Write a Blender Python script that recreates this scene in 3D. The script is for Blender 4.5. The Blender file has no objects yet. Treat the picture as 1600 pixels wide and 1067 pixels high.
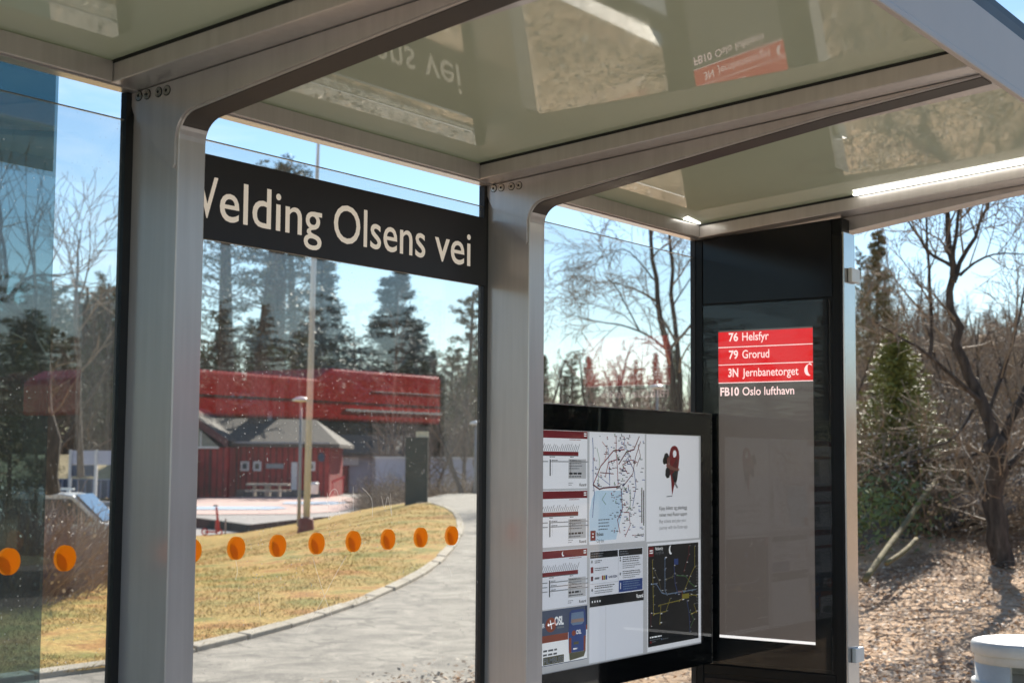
import bpy, math, random
from math import sin, cos, pi, radians, sqrt
from mathutils import Vector, Matrix, noise
from mathutils.geometry import delaunay_2d_cdt

S = bpy.context.scene
COL = S.collection
V = Vector

# ------------------------------------------------------------------ camera frame
FPX = 2338.6
YAW, PIT, ROL = radians(35.26136), radians(4.61864), radians(0.41278)
CAM = V((0, -2.75, 1.65))
FW = V((cos(PIT)*cos(YAW), cos(PIT)*sin(YAW), sin(PIT)))
_r = V((sin(YAW), -cos(YAW), 0)); _u = _r.cross(FW)
RT = cos(ROL)*_r + sin(ROL)*_u
UP = -sin(ROL)*_r + cos(ROL)*_u
RH = _r.copy(); FH = V((cos(YAW), sin(YAW), 0)); ZZ = V((0, 0, 1))

def ray(px, py):
    return RT*((px-800)/FPX) - UP*((py-533.5)/FPX) + FW
def at(px, py, v):
    return CAM + ray(px, py)*v
def onY(px, py, Y):
    d = ray(px, py); return CAM + d*((Y-CAM.y)/d.y)
def onX(px, py, X):
    d = ray(px, py); return CAM + d*((X-CAM.x)/d.x)
def sm(a, b, x):
    t = min(1, max(0, (x-a)/(b-a))); return t*t*(3-2*t)
def lerp(a, b, t): return a+(b-a)*t
def interp(x, xs, ys):
    if x <= xs[0]: return ys[0]
    for i in range(1, len(xs)):
        if x <= xs[i]:
            return lerp(ys[i-1], ys[i], (x-xs[i-1])/(xs[i]-xs[i-1]))
    return ys[-1]
def uv(x, y):
    d = V((x-CAM.x, y-CAM.y, 0)); return d.dot(RH), d.dot(FH)
def xy(u, v):
    p = RH*u + FH*v; return p.x+CAM.x, p.y+CAM.y
def tz(x, y):
    u, v = uv(x, y)
    if v < 1: return 0.0
    s = u/v
    mid = min(.4, max(-1.2, .4+.2*(u+2.5)))
    z = mid*sm(12, 38, v)
    k = sm(60, 82, v)*(1-sm(-.03, .05, s))
    z = lerp(z, -1.1, k)
    m = sm(.15, .26, s)
    if m > 0:
        h = interp(v, [0, 13, 16, 20, 25, 33, 45, 80, 200, 400], [0, 0, .3, .75, 1.7, 2.6, 4.4, 8.6, 16, 20])
        h += .09*sm(9, 11, v)*noise.noise(V((x*1.1, y*1.1, 5)))
        h += .12*sm(14, 20, v)*noise.noise(V((x*.6, y*.6, 0)))*min(3, v*.08)
        z = lerp(z, h, m)
    return z
def G(px, py):
    d = ray(px, py); t = 3.0
    while t < 500:
        p = CAM+d*t
        if p.z < tz(p.x, p.y): break
        t += max(.1, t*.01)
    a, b = t-max(.1, t*.012), t
    for _ in range(20):
        m = (a+b)/2; p = CAM+d*m
        if p.z < tz(p.x, p.y): b = m
        else: a = m
    p = CAM+d*b
    return V((p.x, p.y, tz(p.x, p.y)))

def chaikin(P, it=2):
    for _ in range(it):
        Q = [P[0]]
        for a, b in zip(P[:-1], P[1:]): Q += [a.lerp(b, .25), a.lerp(b, .75)]
        Q.append(P[-1]); P = Q
    return P
# ------------------------------------------------------------------ materials
MATS = {}
def nt(name):
    m = bpy.data.materials.new(name); m.use_nodes = True
    n = m.node_tree.nodes; l = m.node_tree.links
    b = n['Principled BSDF']; MATS[name] = m
    return m, n, l, b
def ramp(n, stops):
    r = n.new('ShaderNodeValToRGB')
    while len(r.color_ramp.elements) < len(stops): r.color_ramp.elements.new(.5)
    for e, (p, c) in zip(r.color_ramp.elements, stops):
        e.position = p; e.color = (*c, 1)
    return r
def coord(n, l, scale=(1, 1, 1), kind='Object'):
    t = n.new('ShaderNodeTexCoord'); m = n.new('ShaderNodeMapping')
    m.inputs['Scale'].default_value = scale
    l.new(t.outputs[kind], m.inputs[0]); return m
def ntex(n, l, c, scale, detail=4, rough=.55, dist=0):
    t = n.new('ShaderNodeTexNoise'); t.inputs['Scale'].default_value = scale
    t.inputs['Detail'].default_value = detail; t.inputs['Roughness'].default_value = rough
    t.inputs['Distortion'].default_value = dist
    l.new(c.outputs[0], t.inputs['Vector']); return t
def mth(n, l, op, a, b=None, c=None):
    m = n.new('ShaderNodeMath'); m.operation = op
    for i, x in enumerate((a, b, c)):
        if x is None: continue
        if isinstance(x, (int, float)): m.inputs[i].default_value = x
        else: l.new(x, m.inputs[i])
    return m.outputs[0]
def simple(name, col, rough=.5, metal=0, var=.12, scale=6, bump=0, coat=0, ior=1.5, bscale=None, emis=None, es=0, crough=.03):
    m, n, l, b = nt(name)
    c = coord(n, l)
    t = ntex(n, l, c, scale, 6)
    r = ramp(n, [(.3, tuple(x*(1-var) for x in col)), (.7, tuple(min(1, x*(1+var)) for x in col))])
    l.new(t.outputs[0], r.inputs[0]); l.new(r.outputs[0], b.inputs['Base Color'])
    b.inputs['Roughness'].default_value = rough; b.inputs['Metallic'].default_value = metal
    b.inputs['IOR'].default_value = ior
    if rough > .08:
        rr = mth(n, l, 'MULTIPLY_ADD', t.outputs[0], rough*.3, rough*.85); l.new(rr, b.inputs['Roughness'])
    if coat:
        b.inputs['Coat Weight'].default_value = coat; b.inputs['Coat Roughness'].default_value = crough
    if bump:
        t2 = ntex(n, l, c, bscale or scale*3, 6)
        bp = n.new('ShaderNodeBump'); bp.inputs['Strength'].default_value = bump; bp.inputs['Distance'].default_value = .02
        l.new(t2.outputs[0], bp.inputs['Height']); l.new(bp.outputs[0], b.inputs['Normal'])
    if emis:
        b.inputs['Emission Color'].default_value = (*emis, 1); b.inputs['Emission Strength'].default_value = es
    return m
def multi(name, stops, scale, rough=.9, bump=.5, dist=0, detail=8, scale2=None, stops2=None, spec=.3, bdist=.03, stretch=(1, 1, 1)):
    """two-scale noise colouring"""
    m, n, l, b = nt(name); c = coord(n, l, stretch)
    t = ntex(n, l, c, scale, detail, .6, dist)
    r = ramp(n, stops); l.new(t.outputs[0], r.inputs[0]); out = r.outputs[0]
    if stops2:
        t2 = ntex(n, l, c, scale2, 5, .6)
        r2 = ramp(n, stops2); l.new(t2.outputs[0], r2.inputs[0])
        mx = n.new('ShaderNodeMix'); mx.data_type = 'RGBA'; mx.blend_type = 'MULTIPLY'
        mx.inputs[0].default_value = 1; l.new(out, mx.inputs[6]); l.new(r2.outputs[0], mx.inputs[7]); out = mx.outputs[2]
    l.new(out, b.inputs['Base Color'])
    b.inputs['Roughness'].default_value = rough; b.inputs['Specular IOR Level'].default_value = spec
    if bump:
        bp = n.new('ShaderNodeBump'); bp.inputs['Strength'].default_value = bump; bp.inputs['Distance'].default_value = bdist
        l.new(t.outputs[0], bp.inputs['Height']); l.new(bp.outputs[0], b.inputs['Normal'])
    return m

def frame_metal():
    m, n, l, b = nt('frame_metal'); c = coord(n, l)
    t = ntex(n, l, c, 2.2, 5); t2 = ntex(n, l, c, 7, 3)
    t3 = ntex(n, l, coord(n, l, (22, 22, 1.1)), 2, 4)
    r = ramp(n, [(.32, (.52, .475, .455)), (.68, (.64, .59, .57))]); l.new(mth(n, l, 'MULTIPLY_ADD', t3.outputs[0], .5, mth(n, l, 'MULTIPLY', t.outputs[0], .5)), r.inputs[0]); l.new(r.outputs[0], b.inputs['Base Color'])
    b.inputs['Metallic'].default_value = .35
    l.new(mth(n, l, 'MULTIPLY_ADD', t2.outputs[0], .08, .30), b.inputs['Roughness'])
    b.inputs['Coat Weight'].default_value = 1; b.inputs['Coat IOR'].default_value = 1.65; b.inputs['Coat Roughness'].default_value = .16
    return m
frame_metal()

def pane_glass(name, tint, f0, dirt=1.0, veil=.035):
    m, n, l, b = nt(name); n.remove(b); out = n['Material Output']
    g = n.new('ShaderNodeNewGeometry')
    d = n.new('ShaderNodeVectorMath'); d.operation = 'DOT_PRODUCT'
    l.new(g.outputs['Normal'], d.inputs[0]); l.new(g.outputs['Incoming'], d.inputs[1])
    a = mth(n, l, 'ABSOLUTE', d.outputs['Value'])
    p = mth(n, l, 'POWER', mth(n, l, 'SUBTRACT', 1, a), 5)
    F = mth(n, l, 'MULTIPLY_ADD', p, 1-f0, f0)
    tr = n.new('ShaderNodeBsdfTransparent'); tr.inputs[0].default_value = (*tint, 1)
    gl = n.new('ShaderNodeBsdfGlossy'); gl.inputs['Roughness'].default_value = .0
    # faint waviness of the toughened sheet
    c = coord(n, l)
    wv = ntex(n, l, c, 1.6, 1); bp = n.new('ShaderNodeBump'); bp.inputs['Strength'].default_value = .012; bp.inputs['Distance'].default_value = .02
    l.new(wv.outputs[0], bp.inputs['Height']); l.new(bp.outputs[0], gl.inputs['Normal'])
    m1 = n.new('ShaderNodeMixShader'); l.new(F, m1.inputs[0]); l.new(tr.outputs[0], m1.inputs[1]); l.new(gl.outputs[0], m1.inputs[2])
    # dust specks and dried streaks
    def specks(scale, thr, keep, sx=(1, 1, 1)):
        cc = coord(n, l, sx)
        v = n.new('ShaderNodeTexVoronoi'); v.inputs['Scale'].default_value = scale; l.new(cc.outputs[0], v.inputs['Vector'])
        s = mth(n, l, 'LESS_THAN', v.outputs['Distance'], thr)
        sp = n.new('ShaderNodeSeparateColor'); l.new(v.outputs['Color'], sp.inputs[0])
        return mth(n, l, 'MULTIPLY', s, mth(n, l, 'GREATER_THAN', sp.outputs[0], keep))
    s1 = specks(95, .17, .80); s2 = specks(42, .085, .88); s3 = specks(60, .1, .9, (1, 1, .35))
    cl = ntex(n, l, c, 3.0, 4); k = mth(n, l, 'MULTIPLY', mth(n, l, 'SUBTRACT', cl.outputs[0], .36), 3.0)
    kk = n.new('ShaderNodeClamp'); l.new(k, kk.inputs[0])
    dd = mth(n, l, 'MULTIPLY', mth(n, l, 'MAXIMUM', s1, mth(n, l, 'MAXIMUM', s2, s3)), kk.outputs[0])
    st = ntex(n, l, coord(n, l, (14, 14, .8)), 5, 5)
    film = mth(n, l, 'MULTIPLY_ADD', mth(n, l, 'MULTIPLY', st.outputs[0], kk.outputs[0]), veil, veil*.5)
    fac = mth(n, l, 'MAXIMUM', mth(n, l, 'MULTIPLY', dd, .55*dirt), film)
    tl = n.new('ShaderNodeBsdfTranslucent'); tl.inputs[0].default_value = (.9, .9, .88, 1)
    df = n.new('ShaderNodeBsdfDiffuse'); df.inputs[0].default_value = (.75, .74, .7, 1)
    m3 = n.new('ShaderNodeMixShader'); m3.inputs[0].default_value = .35; l.new(tl.outputs[0], m3.inputs[1]); l.new(df.outputs[0], m3.inputs[2])
    m2 = n.new('ShaderNodeMixShader'); l.new(fac, m2.inputs[0]); l.new(m1.outputs[0], m2.inputs[1]); l.new(m3.outputs[0], m2.inputs[2])
    l.new(m2.outputs[0], out.inputs[0])
    return m
pane_glass('wall_glass', (.97, .98, .975), .10, 1.0, .014)
pane_glass('tinted_glass', (.45, .56, .58), .045, .5, .012)
pane_glass('smoked_glass', (.40, .52, .50), .04, .5, .05)
pane_glass('clear_cover', (.98, .985, .985), .022, .0, .0)

def ceiling_glass():
    m, n, l, b = nt('ceiling_glass'); c = coord(n, l)
    t = ntex(n, l, c, 1.2, 4); r = ramp(n, [(.3, (.60, .62, .49)), (.7, (.66, .68, .54))])
    l.new(t.outputs[0], r.inputs[0]); l.new(r.outputs[0], b.inputs['Base Color'])
    du = ntex(n, l, c, 3.2, 8, .7); dr = ramp(n, [(.45, (.012,)*3), (.75, (.075,)*3)]); l.new(du.outputs[0], dr.inputs[0]); l.new(dr.outputs[0], b.inputs['Roughness']); b.inputs['IOR'].default_value = 2.0
    wv = ntex(n, l, c, 2.4, 2); bp = n.new('ShaderNodeBump'); bp.inputs['Strength'].default_value = .006; bp.inputs['Distance'].default_value = .02
    l.new(wv.outputs[0], bp.inputs['Height']); l.new(bp.outputs[0], b.inputs['Normal'])
    tl = n.new('ShaderNodeBsdfTranslucent'); tl.inputs[0].default_value = (.66, .68, .54, 1)
    gl = n.new('ShaderNodeMixShader'); gl.inputs[0].default_value = .18
    l.new(b.outputs[0], gl.inputs[1]); l.new(tl.outputs[0], gl.inputs[2])
    l.new(gl.outputs[0], n['Material Output'].inputs[0])
ceiling_glass()

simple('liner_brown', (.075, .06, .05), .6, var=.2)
simple('frame_front', (.60, .52, .47), .5, var=.08, scale=2)
simple('gutter_grey', (.06, .06, .062), .5)
simple('orange_rim', (.9, .45, .03), .5)
simple('black_gasket', (.008, .008, .009), .45, var=.1)
simple('black_gloss', (.004, .0045, .005), .12, var=.1, ior=1.25)
simple('sign_black', (.018, .016, .019), .42, var=.1)
simple('black_enamel', (.008, .009, .012), .16, var=.1, ior=1.35)
simple('black_powder', (.007, .008, .009), .34, var=.15, ior=1.3)
simple('brushed_steel', (.55, .55, .56), .2, 1, var=.12, scale=3)
simple('bolt_steel', (.5, .47, .43), .28, .9, var=.2, scale=40)
simple('bolt_hole', (.01, .01, .01), .7)
simple('sign_letters', (.88, .77, .66), .55, var=.03, emis=(.88, .76, .63), es=.15)  # faint glow put in for sun shining through the letters
simple('orange_dot', (.88, .40, .01), .45, var=.05)
simple('orange_dot_back', (.68, .16, .008), .45, var=.05)
simple('led', (1, 1, 1), .5, emis=(1, .98, .9), es=2)  # even glow standing for sun that comes through the roof
simple('screen_red', (.25, .005, .006), .3, emis=(.80, .004, .008), es=.40, var=.02)
simple('screen_text', (.8, .6, .6), .4, emis=(.95, .66, .62), es=.5, var=.0)
simple('screen_grey', (.03, .026, .024), .35, emis=(.085, .070, .062), es=.45, var=.05, scale=2)
simple('screen_edge', (.7, .68, .65), .4, emis=(.9, .86, .84), es=.45, var=0)
simple('clip_white', (.75, .73, .70), .3, var=.05)
simple('paper', (.80, .80, .83), .55, var=.02, emis=(.80, .80, .83), es=.20)  # sheets and white print glow faintly in place of light inside the case
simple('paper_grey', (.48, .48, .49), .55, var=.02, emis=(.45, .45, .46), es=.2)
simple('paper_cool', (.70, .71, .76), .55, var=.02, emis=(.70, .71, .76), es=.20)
simple('ink_red', (.42, .025, .03), .5, var=.04)
simple('ink_darkred', (.24, .03, .035), .5, var=.04)
simple('ink_black', (.02, .02, .021), .5, var=.04)
simple('ink_grey', (.2, .2, .21), .5)
simple('ink_mid', (.38, .38, .39), .5)
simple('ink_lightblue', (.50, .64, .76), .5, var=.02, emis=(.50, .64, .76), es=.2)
simple('ink_blue', (.07, .13, .42), .5)
simple('ink_navy', (.03, .055, .15), .5)
simple('ink_steel', (.16, .19, .28), .5)
simple('ink_orange', (.62, .12, .05), .5)
simple('ink_yellow', (.62, .48, .06), .5)
simple('ink_green', (.12, .30, .09), .5)
simple('ink_skin', (.45, .16, .12), .5)
simple('ink_olive', (.23, .20, .10), .5)
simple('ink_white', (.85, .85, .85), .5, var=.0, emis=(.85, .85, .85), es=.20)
simple('ink_sky', (.35, .48, .68), .5)
simple('ink_sunset', (.72, .45, .36), .5)
simple('paint_white', (.74, .74, .72), .4, var=.06, scale=2)
simple('cast_white', (.50, .50, .47), .55, var=.14, scale=7, bump=.12)
simple('van_white', (.78, .78, .77), .25, var=.03, coat=.5)
simple('car_glass', (.05, .07, .09), .05, var=.1, coat=1)
simple('tyre', (.02, .02, .02), .8)
simple('bus_red', (.80, .018, .022), .25, var=.06, scale=1, coat=.6)
simple('bus_white', (.85, .8, .78), .3, var=.03)
simple('scooter_red', (.55, .03, .03), .4)
simple('pole_white', (.60, .62, .64), .45, var=.08, scale=3)
simple('pole_grey', (.30, .31, .32), .45, var=.1)
simple('rust_red', (.16, .035, .025), .7, var=.3, scale=8)
simple('cabinet_green', (.022, .035, .024), .6, var=.25, scale=7)
simple('label_cream', (.62, .60, .46), .5)
simple('container_blue', (.02, .045, .10), .5, var=.3, scale=2)
simple('rock', (.16, .15, .14), .9, var=.4, scale=2, bump=.6, bscale=5)
simple('roof_felt', (.10, .085, .07), .85, var=.25, scale=4, bump=.4, bscale=9)
simple('trim_dark', (.10, .03, .028), .7, var=.2)
simple('wall_pale', (.50, .50, .58), .8, var=.1, scale=.6)
simple('cap_pale', (.66, .64, .62), .8, var=.1)
simple('wood_grey', (.30, .28, .24), .8, var=.2, scale=8)
simple('window_dark', (.05, .07, .07), .1, var=.3, coat=.8)
simple('shade_glass', (.25, .26, .22), .25, var=.35, scale=1.2)
simple('leaf_green', (.13, .16, .035), .5, var=.4, scale=3)
simple('leaf_dry', (.46, .32, .21), .85, var=.35, scale=30)
simple('leaf_pale', (.66, .55, .42), .7, var=.3, scale=30)
simple('straw', (.44, .32, .12), .8, var=.35, scale=3)

for nm_ in ('orange_dot', 'orange_rim'):
    m_ = MATS[nm_]; n_, l_ = m_.node_tree.nodes, m_.node_tree.links; b_ = n_['Principled BSDF']
    t_ = n_.new('ShaderNodeBsdfTranslucent'); t_.inputs[0].default_value = (.95, .50, .015, 1); x_ = n_.new('ShaderNodeMixShader'); x_.inputs[0].default_value = .6
    l_.new(b_.outputs[0], x_.inputs[1]); l_.new(t_.outputs[0], x_.inputs[2])
    tr_ = n_.new('ShaderNodeBsdfTransparent'); tr_.inputs[0].default_value = (1, .62, .05, 1); y_ = n_.new('ShaderNodeMixShader'); y_.inputs[0].default_value = .22
    l_.new(x_.outputs[0], y_.inputs[1]); l_.new(tr_.outputs[0], y_.inputs[2]); l_.new(y_.outputs[0], n_['Material Output'].inputs[0])
m_, n_, l_, b_ = nt('scratch_white'); t_ = n_.new('ShaderNodeBsdfTranslucent'); t_.inputs[0].default_value = (.95, .9, .85, 1); x_ = n_.new('ShaderNodeMixShader'); x_.inputs[0].default_value = .55
tt_ = n_.new('ShaderNodeBsdfTransparent'); l_.new(tt_.outputs[0], x_.inputs[1]); l_.new(t_.outputs[0], x_.inputs[2]); l_.new(x_.outputs[0], n_['Material Output'].inputs[0])
def boards(name, col, scale=9):
    m, n, l, b = nt(name); c = coord(n, l)
    w = n.new('ShaderNodeTexWave'); w.inputs['Scale'].default_value = scale; w.bands_direction = 'X'
    l.new(c.outputs[0], w.inputs[0]); t = ntex(n, l, c, 1.3, 5)
    r = ramp(n, [(.05, tuple(x*.35 for x in col)), (.2, col)]); l.new(w.outputs[0], r.inputs[0])
    r2 = ramp(n, [(.3, (.7, .7, .7)), (.7, (1.15, 1.15, 1.15))]); l.new(t.outputs[0], r2.inputs[0])
    mx = n.new('ShaderNodeMix'); mx.data_type = 'RGBA'; mx.blend_type = 'MULTIPLY'; mx.inputs[0].default_value = 1
    l.new(r.outputs[0], mx.inputs[6]); l.new(r2.outputs[0], mx.inputs[7]); l.new(mx.outputs[2], b.inputs['Base Color'])
    b.inputs['Roughness'].default_value = .75
boards('barn_red', (.36, .026, .024), 1.2)

multi('lawn', [(.30, (.18, .12, .035)), (.43, (.42, .265, .065)), (.55, (.53, .355, .10)), (.68, (.66, .49, .18))], 20, bump=.9, detail=12,
      scale2=1.3, stops2=[(.38, (.55, .72, .38)), (.47, (.95, .97, .80)), (.54, (1.1, 1, .85)), (.62, (.88, .62, .42))], bdist=.05)
multi('litter', [(.25, (.22, .145, .09)), (.42, (.42, .29, .18)), (.56, (.54, .39, .26)), (.75, (.66, .52, .38))], 6, bump=.9, detail=12,
      scale2=.7, stops2=[(.36, (.50, .42, .36)), (.48, (.95, .88, .8)), (.62, (1.15, 1.08, 1))], bdist=.08)
multi('verge_grass', [(.3, (.03, .035, .015)), (.7, (.08, .08, .035))], 3, bump=.4)
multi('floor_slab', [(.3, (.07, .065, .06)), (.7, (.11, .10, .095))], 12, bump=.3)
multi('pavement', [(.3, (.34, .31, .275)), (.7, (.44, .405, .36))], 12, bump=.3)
multi('kerb_stone', [(.3, (.36, .31, .24)), (.7, (.52, .46, .37))], 5, bump=.4)
multi('court_paint', [(.3, (.60, .42, .37)), (.7, (.68, .48, .43))], 2, bump=.1)
multi('court_blue', [(.3, (.40, .50, .62)), (.7, (.46, .56, .68))], 2, bump=.1)
multi('bark', [(.3, (.045, .035, .028)), (.5, (.13, .10, .08)), (.7, (.26, .21, .17))], 5, bump=.6, stretch=(3, 3, .6))
multi('bark_dark', [(.3, (.03, .025, .022)), (.6, (.10, .08, .065)), (.8, (.20, .17, .14))], 5, bump=.5, stretch=(3, 3, .6))
multi('moss', [(.3, (.09, .07, .035)), (.7, (.30, .25, .12))], 5, bump=.5)
multi('lawn_blade', [(.3, (.36, .27, .07)), (.5, (.52, .36, .09)), (.7, (.66, .50, .18))], 2.2, bump=0)
multi('twig_grey', [(.3, (.13, .105, .085)), (.7, (.27, .22, .18))], 3, bump=0, rough=.8, spec=.12)
multi('twig_brown', [(.3, (.17, .13, .09)), (.7, (.38, .30, .22))], 3, bump=0, rough=.75, spec=.15)
multi('twig_red', [(.3, (.20, .13, .10)), (.7, (.40, .29, .22))], 3, bump=0, rough=.5, spec=.5)
multi('needles', [(.3, (.075, .085, .045)), (.55, (.15, .15, .08)), (.75, (.25, .21, .11))], 1.2, bump=0, rough=.6)
multi('needles_blue', [(.3, (.10, .14, .15)), (.7, (.21, .26, .25))], 1.2, bump=0, rough=.6)  # bluish haze of the glass reflection put into the needle colour
multi('needles_olive', [(.3, (.13, .12, .055)), (.7, (.30, .25, .12))], 1.2, bump=0, rough=.6)
multi('needles_light', [(.3, (.17, .20, .05)), (.7, (.36, .36, .12))], 1.2, bump=0, rough=.6)
multi('far_slope', [(.3, (.20, .16, .08)), (.6, (.42, .33, .18)), (.8, (.50, .40, .24))], .6, bump=.3)

def asphalt(name, lo, hi, cracks=True):
    m, n, l, b = nt(name); c = coord(n, l)
    t = ntex(n, l, c, 2.3, 12, .72, .8); r = ramp(n, [(.36, lo), (.62, hi)]); l.new(t.outputs[0], r.inputs[0]); out = r.outputs[0]
    t2 = ntex(n, l, c, 60, 3); r2 = ramp(n, [(.3, (.75, .75, .75)), (.7, (1.15, 1.15, 1.15))]); l.new(t2.outputs[0], r2.inputs[0])
    mx = n.new('ShaderNodeMix'); mx.data_type = 'RGBA'; mx.blend_type = 'MULTIPLY'; mx.inputs[0].default_value = 1
    l.new(out, mx.inputs[6]); l.new(r2.outputs[0], mx.inputs[7]); out = mx.outputs[2]
    if cracks:
        w = ntex(n, l, c, .9, 4); vm = n.new('ShaderNodeVectorMath'); vm.operation = 'ADD'
        sc = n.new('ShaderNodeVectorMath'); sc.operation = 'SCALE'; sc.inputs['Scale'].default_value = 1.6
        l.new(w.outputs['Color'], sc.inputs[0]); l.new(c.outputs[0], vm.inputs[0]); l.new(sc.outputs[0], vm.inputs[1])
        v = n.new('ShaderNodeTexVoronoi'); v.feature = 'DISTANCE_TO_EDGE'; v.inputs['Scale'].default_value = 1.1
        l.new(vm.outputs[0], v.inputs['Vector'])
        wd = ntex(n, l, c, .6, 3)
        thr = mth(n, l, 'MULTIPLY', mth(n, l, 'SUBTRACT', wd.outputs[0], .38), .14)
        cr = mth(n, l, 'LESS_THAN', v.outputs[0], thr)
        mx2 = n.new('ShaderNodeMix'); mx2.data_type = 'RGBA'; l.new(mth(n, l, 'MULTIPLY', cr, .65), mx2.inputs[0])
        l.new(out, mx2.inputs[6]); mx2.inputs[7].default_value = (.10, .085, .065, 1); out = mx2.outputs[2]
        bp = n.new('ShaderNodeBump'); bp.inputs['Strength'].default_value = .6; bp.inputs['Distance'].default_value = .03; bp.invert = True
        l.new(mth(n, l, 'ADD', cr, mth(n, l, 'MULTIPLY', t2.outputs[0], .3)), bp.inputs['Height']); l.new(bp.outputs[0], b.inputs['Normal'])
    l.new(out, b.inputs['Base Color']); b.inputs['Roughness'].default_value = .85
asphalt('old_asphalt', (.14, .122, .098), (.37, .33, .27))
asphalt('road_asphalt', (.05, .05, .05), (.075, .075, .075), False)
asphalt('plaza_asphalt', (.27, .25, .24), (.38, .35, .33), False)

# ------------------------------------------------------------------ mesh builder
ORG = {}
class MB:
    def __init__(s): s.v = []; s.f = []; s.m = []
    def face(s, pts, mi=0):
        k = len(s.v); s.v += [tuple(p) for p in pts]; s.f.append(tuple(range(k, k+len(pts)))); s.m.append(mi)
    def box(s, x0, x1, y0, y1, z0, z1, mi=0):
        s.hexa([(x0, y0, z0), (x1, y0, z0), (x1, y1, z0), (x0, y1, z0), (x0, y0, z1), (x1, y0, z1), (x1, y1, z1), (x0, y1, z1)], mi)
    def hexa(s, p, mi=0):
        k = len(s.v); s.v += [tuple(q) for q in p]
        for f in ((0, 3, 2, 1), (4, 5, 6, 7), (0, 1, 5, 4), (1, 2, 6, 5), (2, 3, 7, 6), (3, 0, 4, 7)):
            s.f.append(tuple(k+i for i in f)); s.m.append(mi)
    def lbox(s, o, ax, ay, az, x0, x1, y0, y1, z0, z1, mi=0):
        g = lambda a, b, c: o+ax*a+ay*b+az*c
        s.hexa([g(x0, y0, z0), g(x1, y0, z0), g(x1, y1, z0), g(x0, y1, z0), g(x0, y0, z1), g(x1, y0, z1), g(x1, y1, z1), g(x0, y1, z1)], mi)
    def prism(s, pts, ext, mi=0, mi_side=None):
        """pts: 3-D outline; ext: extrusion vector"""
        k = len(s.v); n = len(pts); pts = [V(p) for p in pts]
        s.v += [tuple(p) for p in pts]+[tuple(p+ext) for p in pts]
        s.f.append(tuple(range(k, k+n))[::-1]); s.m.append(mi)
        s.f.append(tuple(range(k+n, k+2*n))); s.m.append(mi)
        for i in range(n):
            j = (i+1) % n; s.f.append((k+i, k+j, k+n+j, k+n+i)); s.m.append(mi if mi_side is None else mi_side)
    def tube(s, pts, rad, n=5, mi=0, cap=True):
        pts = [V(p) for p in pts]; k0 = len(s.v)
        a = None
        for i, p in enumerate(pts):
            d = (pts[min(i+1, len(pts)-1)]-pts[max(i-1, 0)])
            if d.length < 1e-9: d = V((0, 0, 1))
            d.normalize()
            if a is None: a = d.orthogonal().normalized()
            else:
                a = (a-d*a.dot(d))
                a = a.normalized() if a.length > 1e-6 else d.orthogonal().normalized()
            b = d.cross(a); r = rad[i] if isinstance(rad, (list, tuple)) else rad
            for j in range(n):
                t = 2*pi*j/n; s.v.append(tuple(p+a*(r*cos(t))+b*(r*sin(t))))
        for i in range(len(pts)-1):
            for j in range(n):
                q = k0+i*n; jj = (j+1) % n
                s.f.append((q+j, q+jj, q+n+jj, q+n+j)); s.m.append(mi)
        if cap:
            s.f.append(tuple(range(k0, k0+n))[::-1]); s.m.append(mi)
            q = k0+(len(pts)-1)*n; s.f.append(tuple(range(q, q+n))); s.m.append(mi)
    def lathe(s, c, prof, n=24, mi=0, a0=0, a1=2*pi):
        """prof: (r,z) list around vertical axis at c"""
        k = len(s.v); full = abs(a1-a0-2*pi) < 1e-6; N = n if full else n+1
        for r, z in prof:
            for j in range(N):
                t = a0+(a1-a0)*j/n; s.v.append((c[0]+r*cos(t), c[1]+r*sin(t), c[2]+z))
        for i in range(len(prof)-1):
            for j in range(n):
                jj = (j+1) % N if full else j+1
                s.f.append((k+i*N+j, k+i*N+jj, k+(i+1)*N+jj, k+(i+1)*N+j)); s.m.append(mi)
    def build(s, name, mats, parent=None, smooth=False, bevel=0, seg=2):
        me = bpy.data.meshes.new(name); o = V((0, 0, 0))
        if parent is not None: o = ORG.get(parent.name, V((0, 0, 0)))
        if o.length > 0: vs = [(p[0]-o.x, p[1]-o.y, p[2]-o.z) for p in s.v]
        else: vs = s.v
        me.from_pydata(vs, [], s.f)
        if isinstance(mats, str): mats = [mats]
        for m in mats: me.materials.append(MATS[m])
        if len(mats) > 1: me.polygons.foreach_set('material_index', s.m)
        if smooth: me.polygons.foreach_set('use_smooth', [True]*len(s.f))
        me.update()
        ob = bpy.data.objects.new(name, me); COL.objects.link(ob)
        if parent is not None:
            ob.parent = parent; ORG[ob.name] = o
        if bevel:
            md = ob.modifiers.new('bevel', 'BEVEL'); md.width = bevel; md.segments = seg; md.limit_method = 'ANGLE'; md.angle_limit = radians(40)
        return ob
def tag(o, label=None, cat=None, group=None, kind=None):
    if label: o['label'] = label
    if cat: o['category'] = cat
    if group: o['group'] = group
    if kind: o['kind'] = kind
    return o
def thing(name, label, cat, loc=(0, 0, 0), group=None):
    o = bpy.data.objects.new(name, None); COL.objects.link(o); o.location = loc; o.empty_display_size = .2
    ORG[o.name] = V(loc); return tag(o, label, cat, group)
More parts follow.
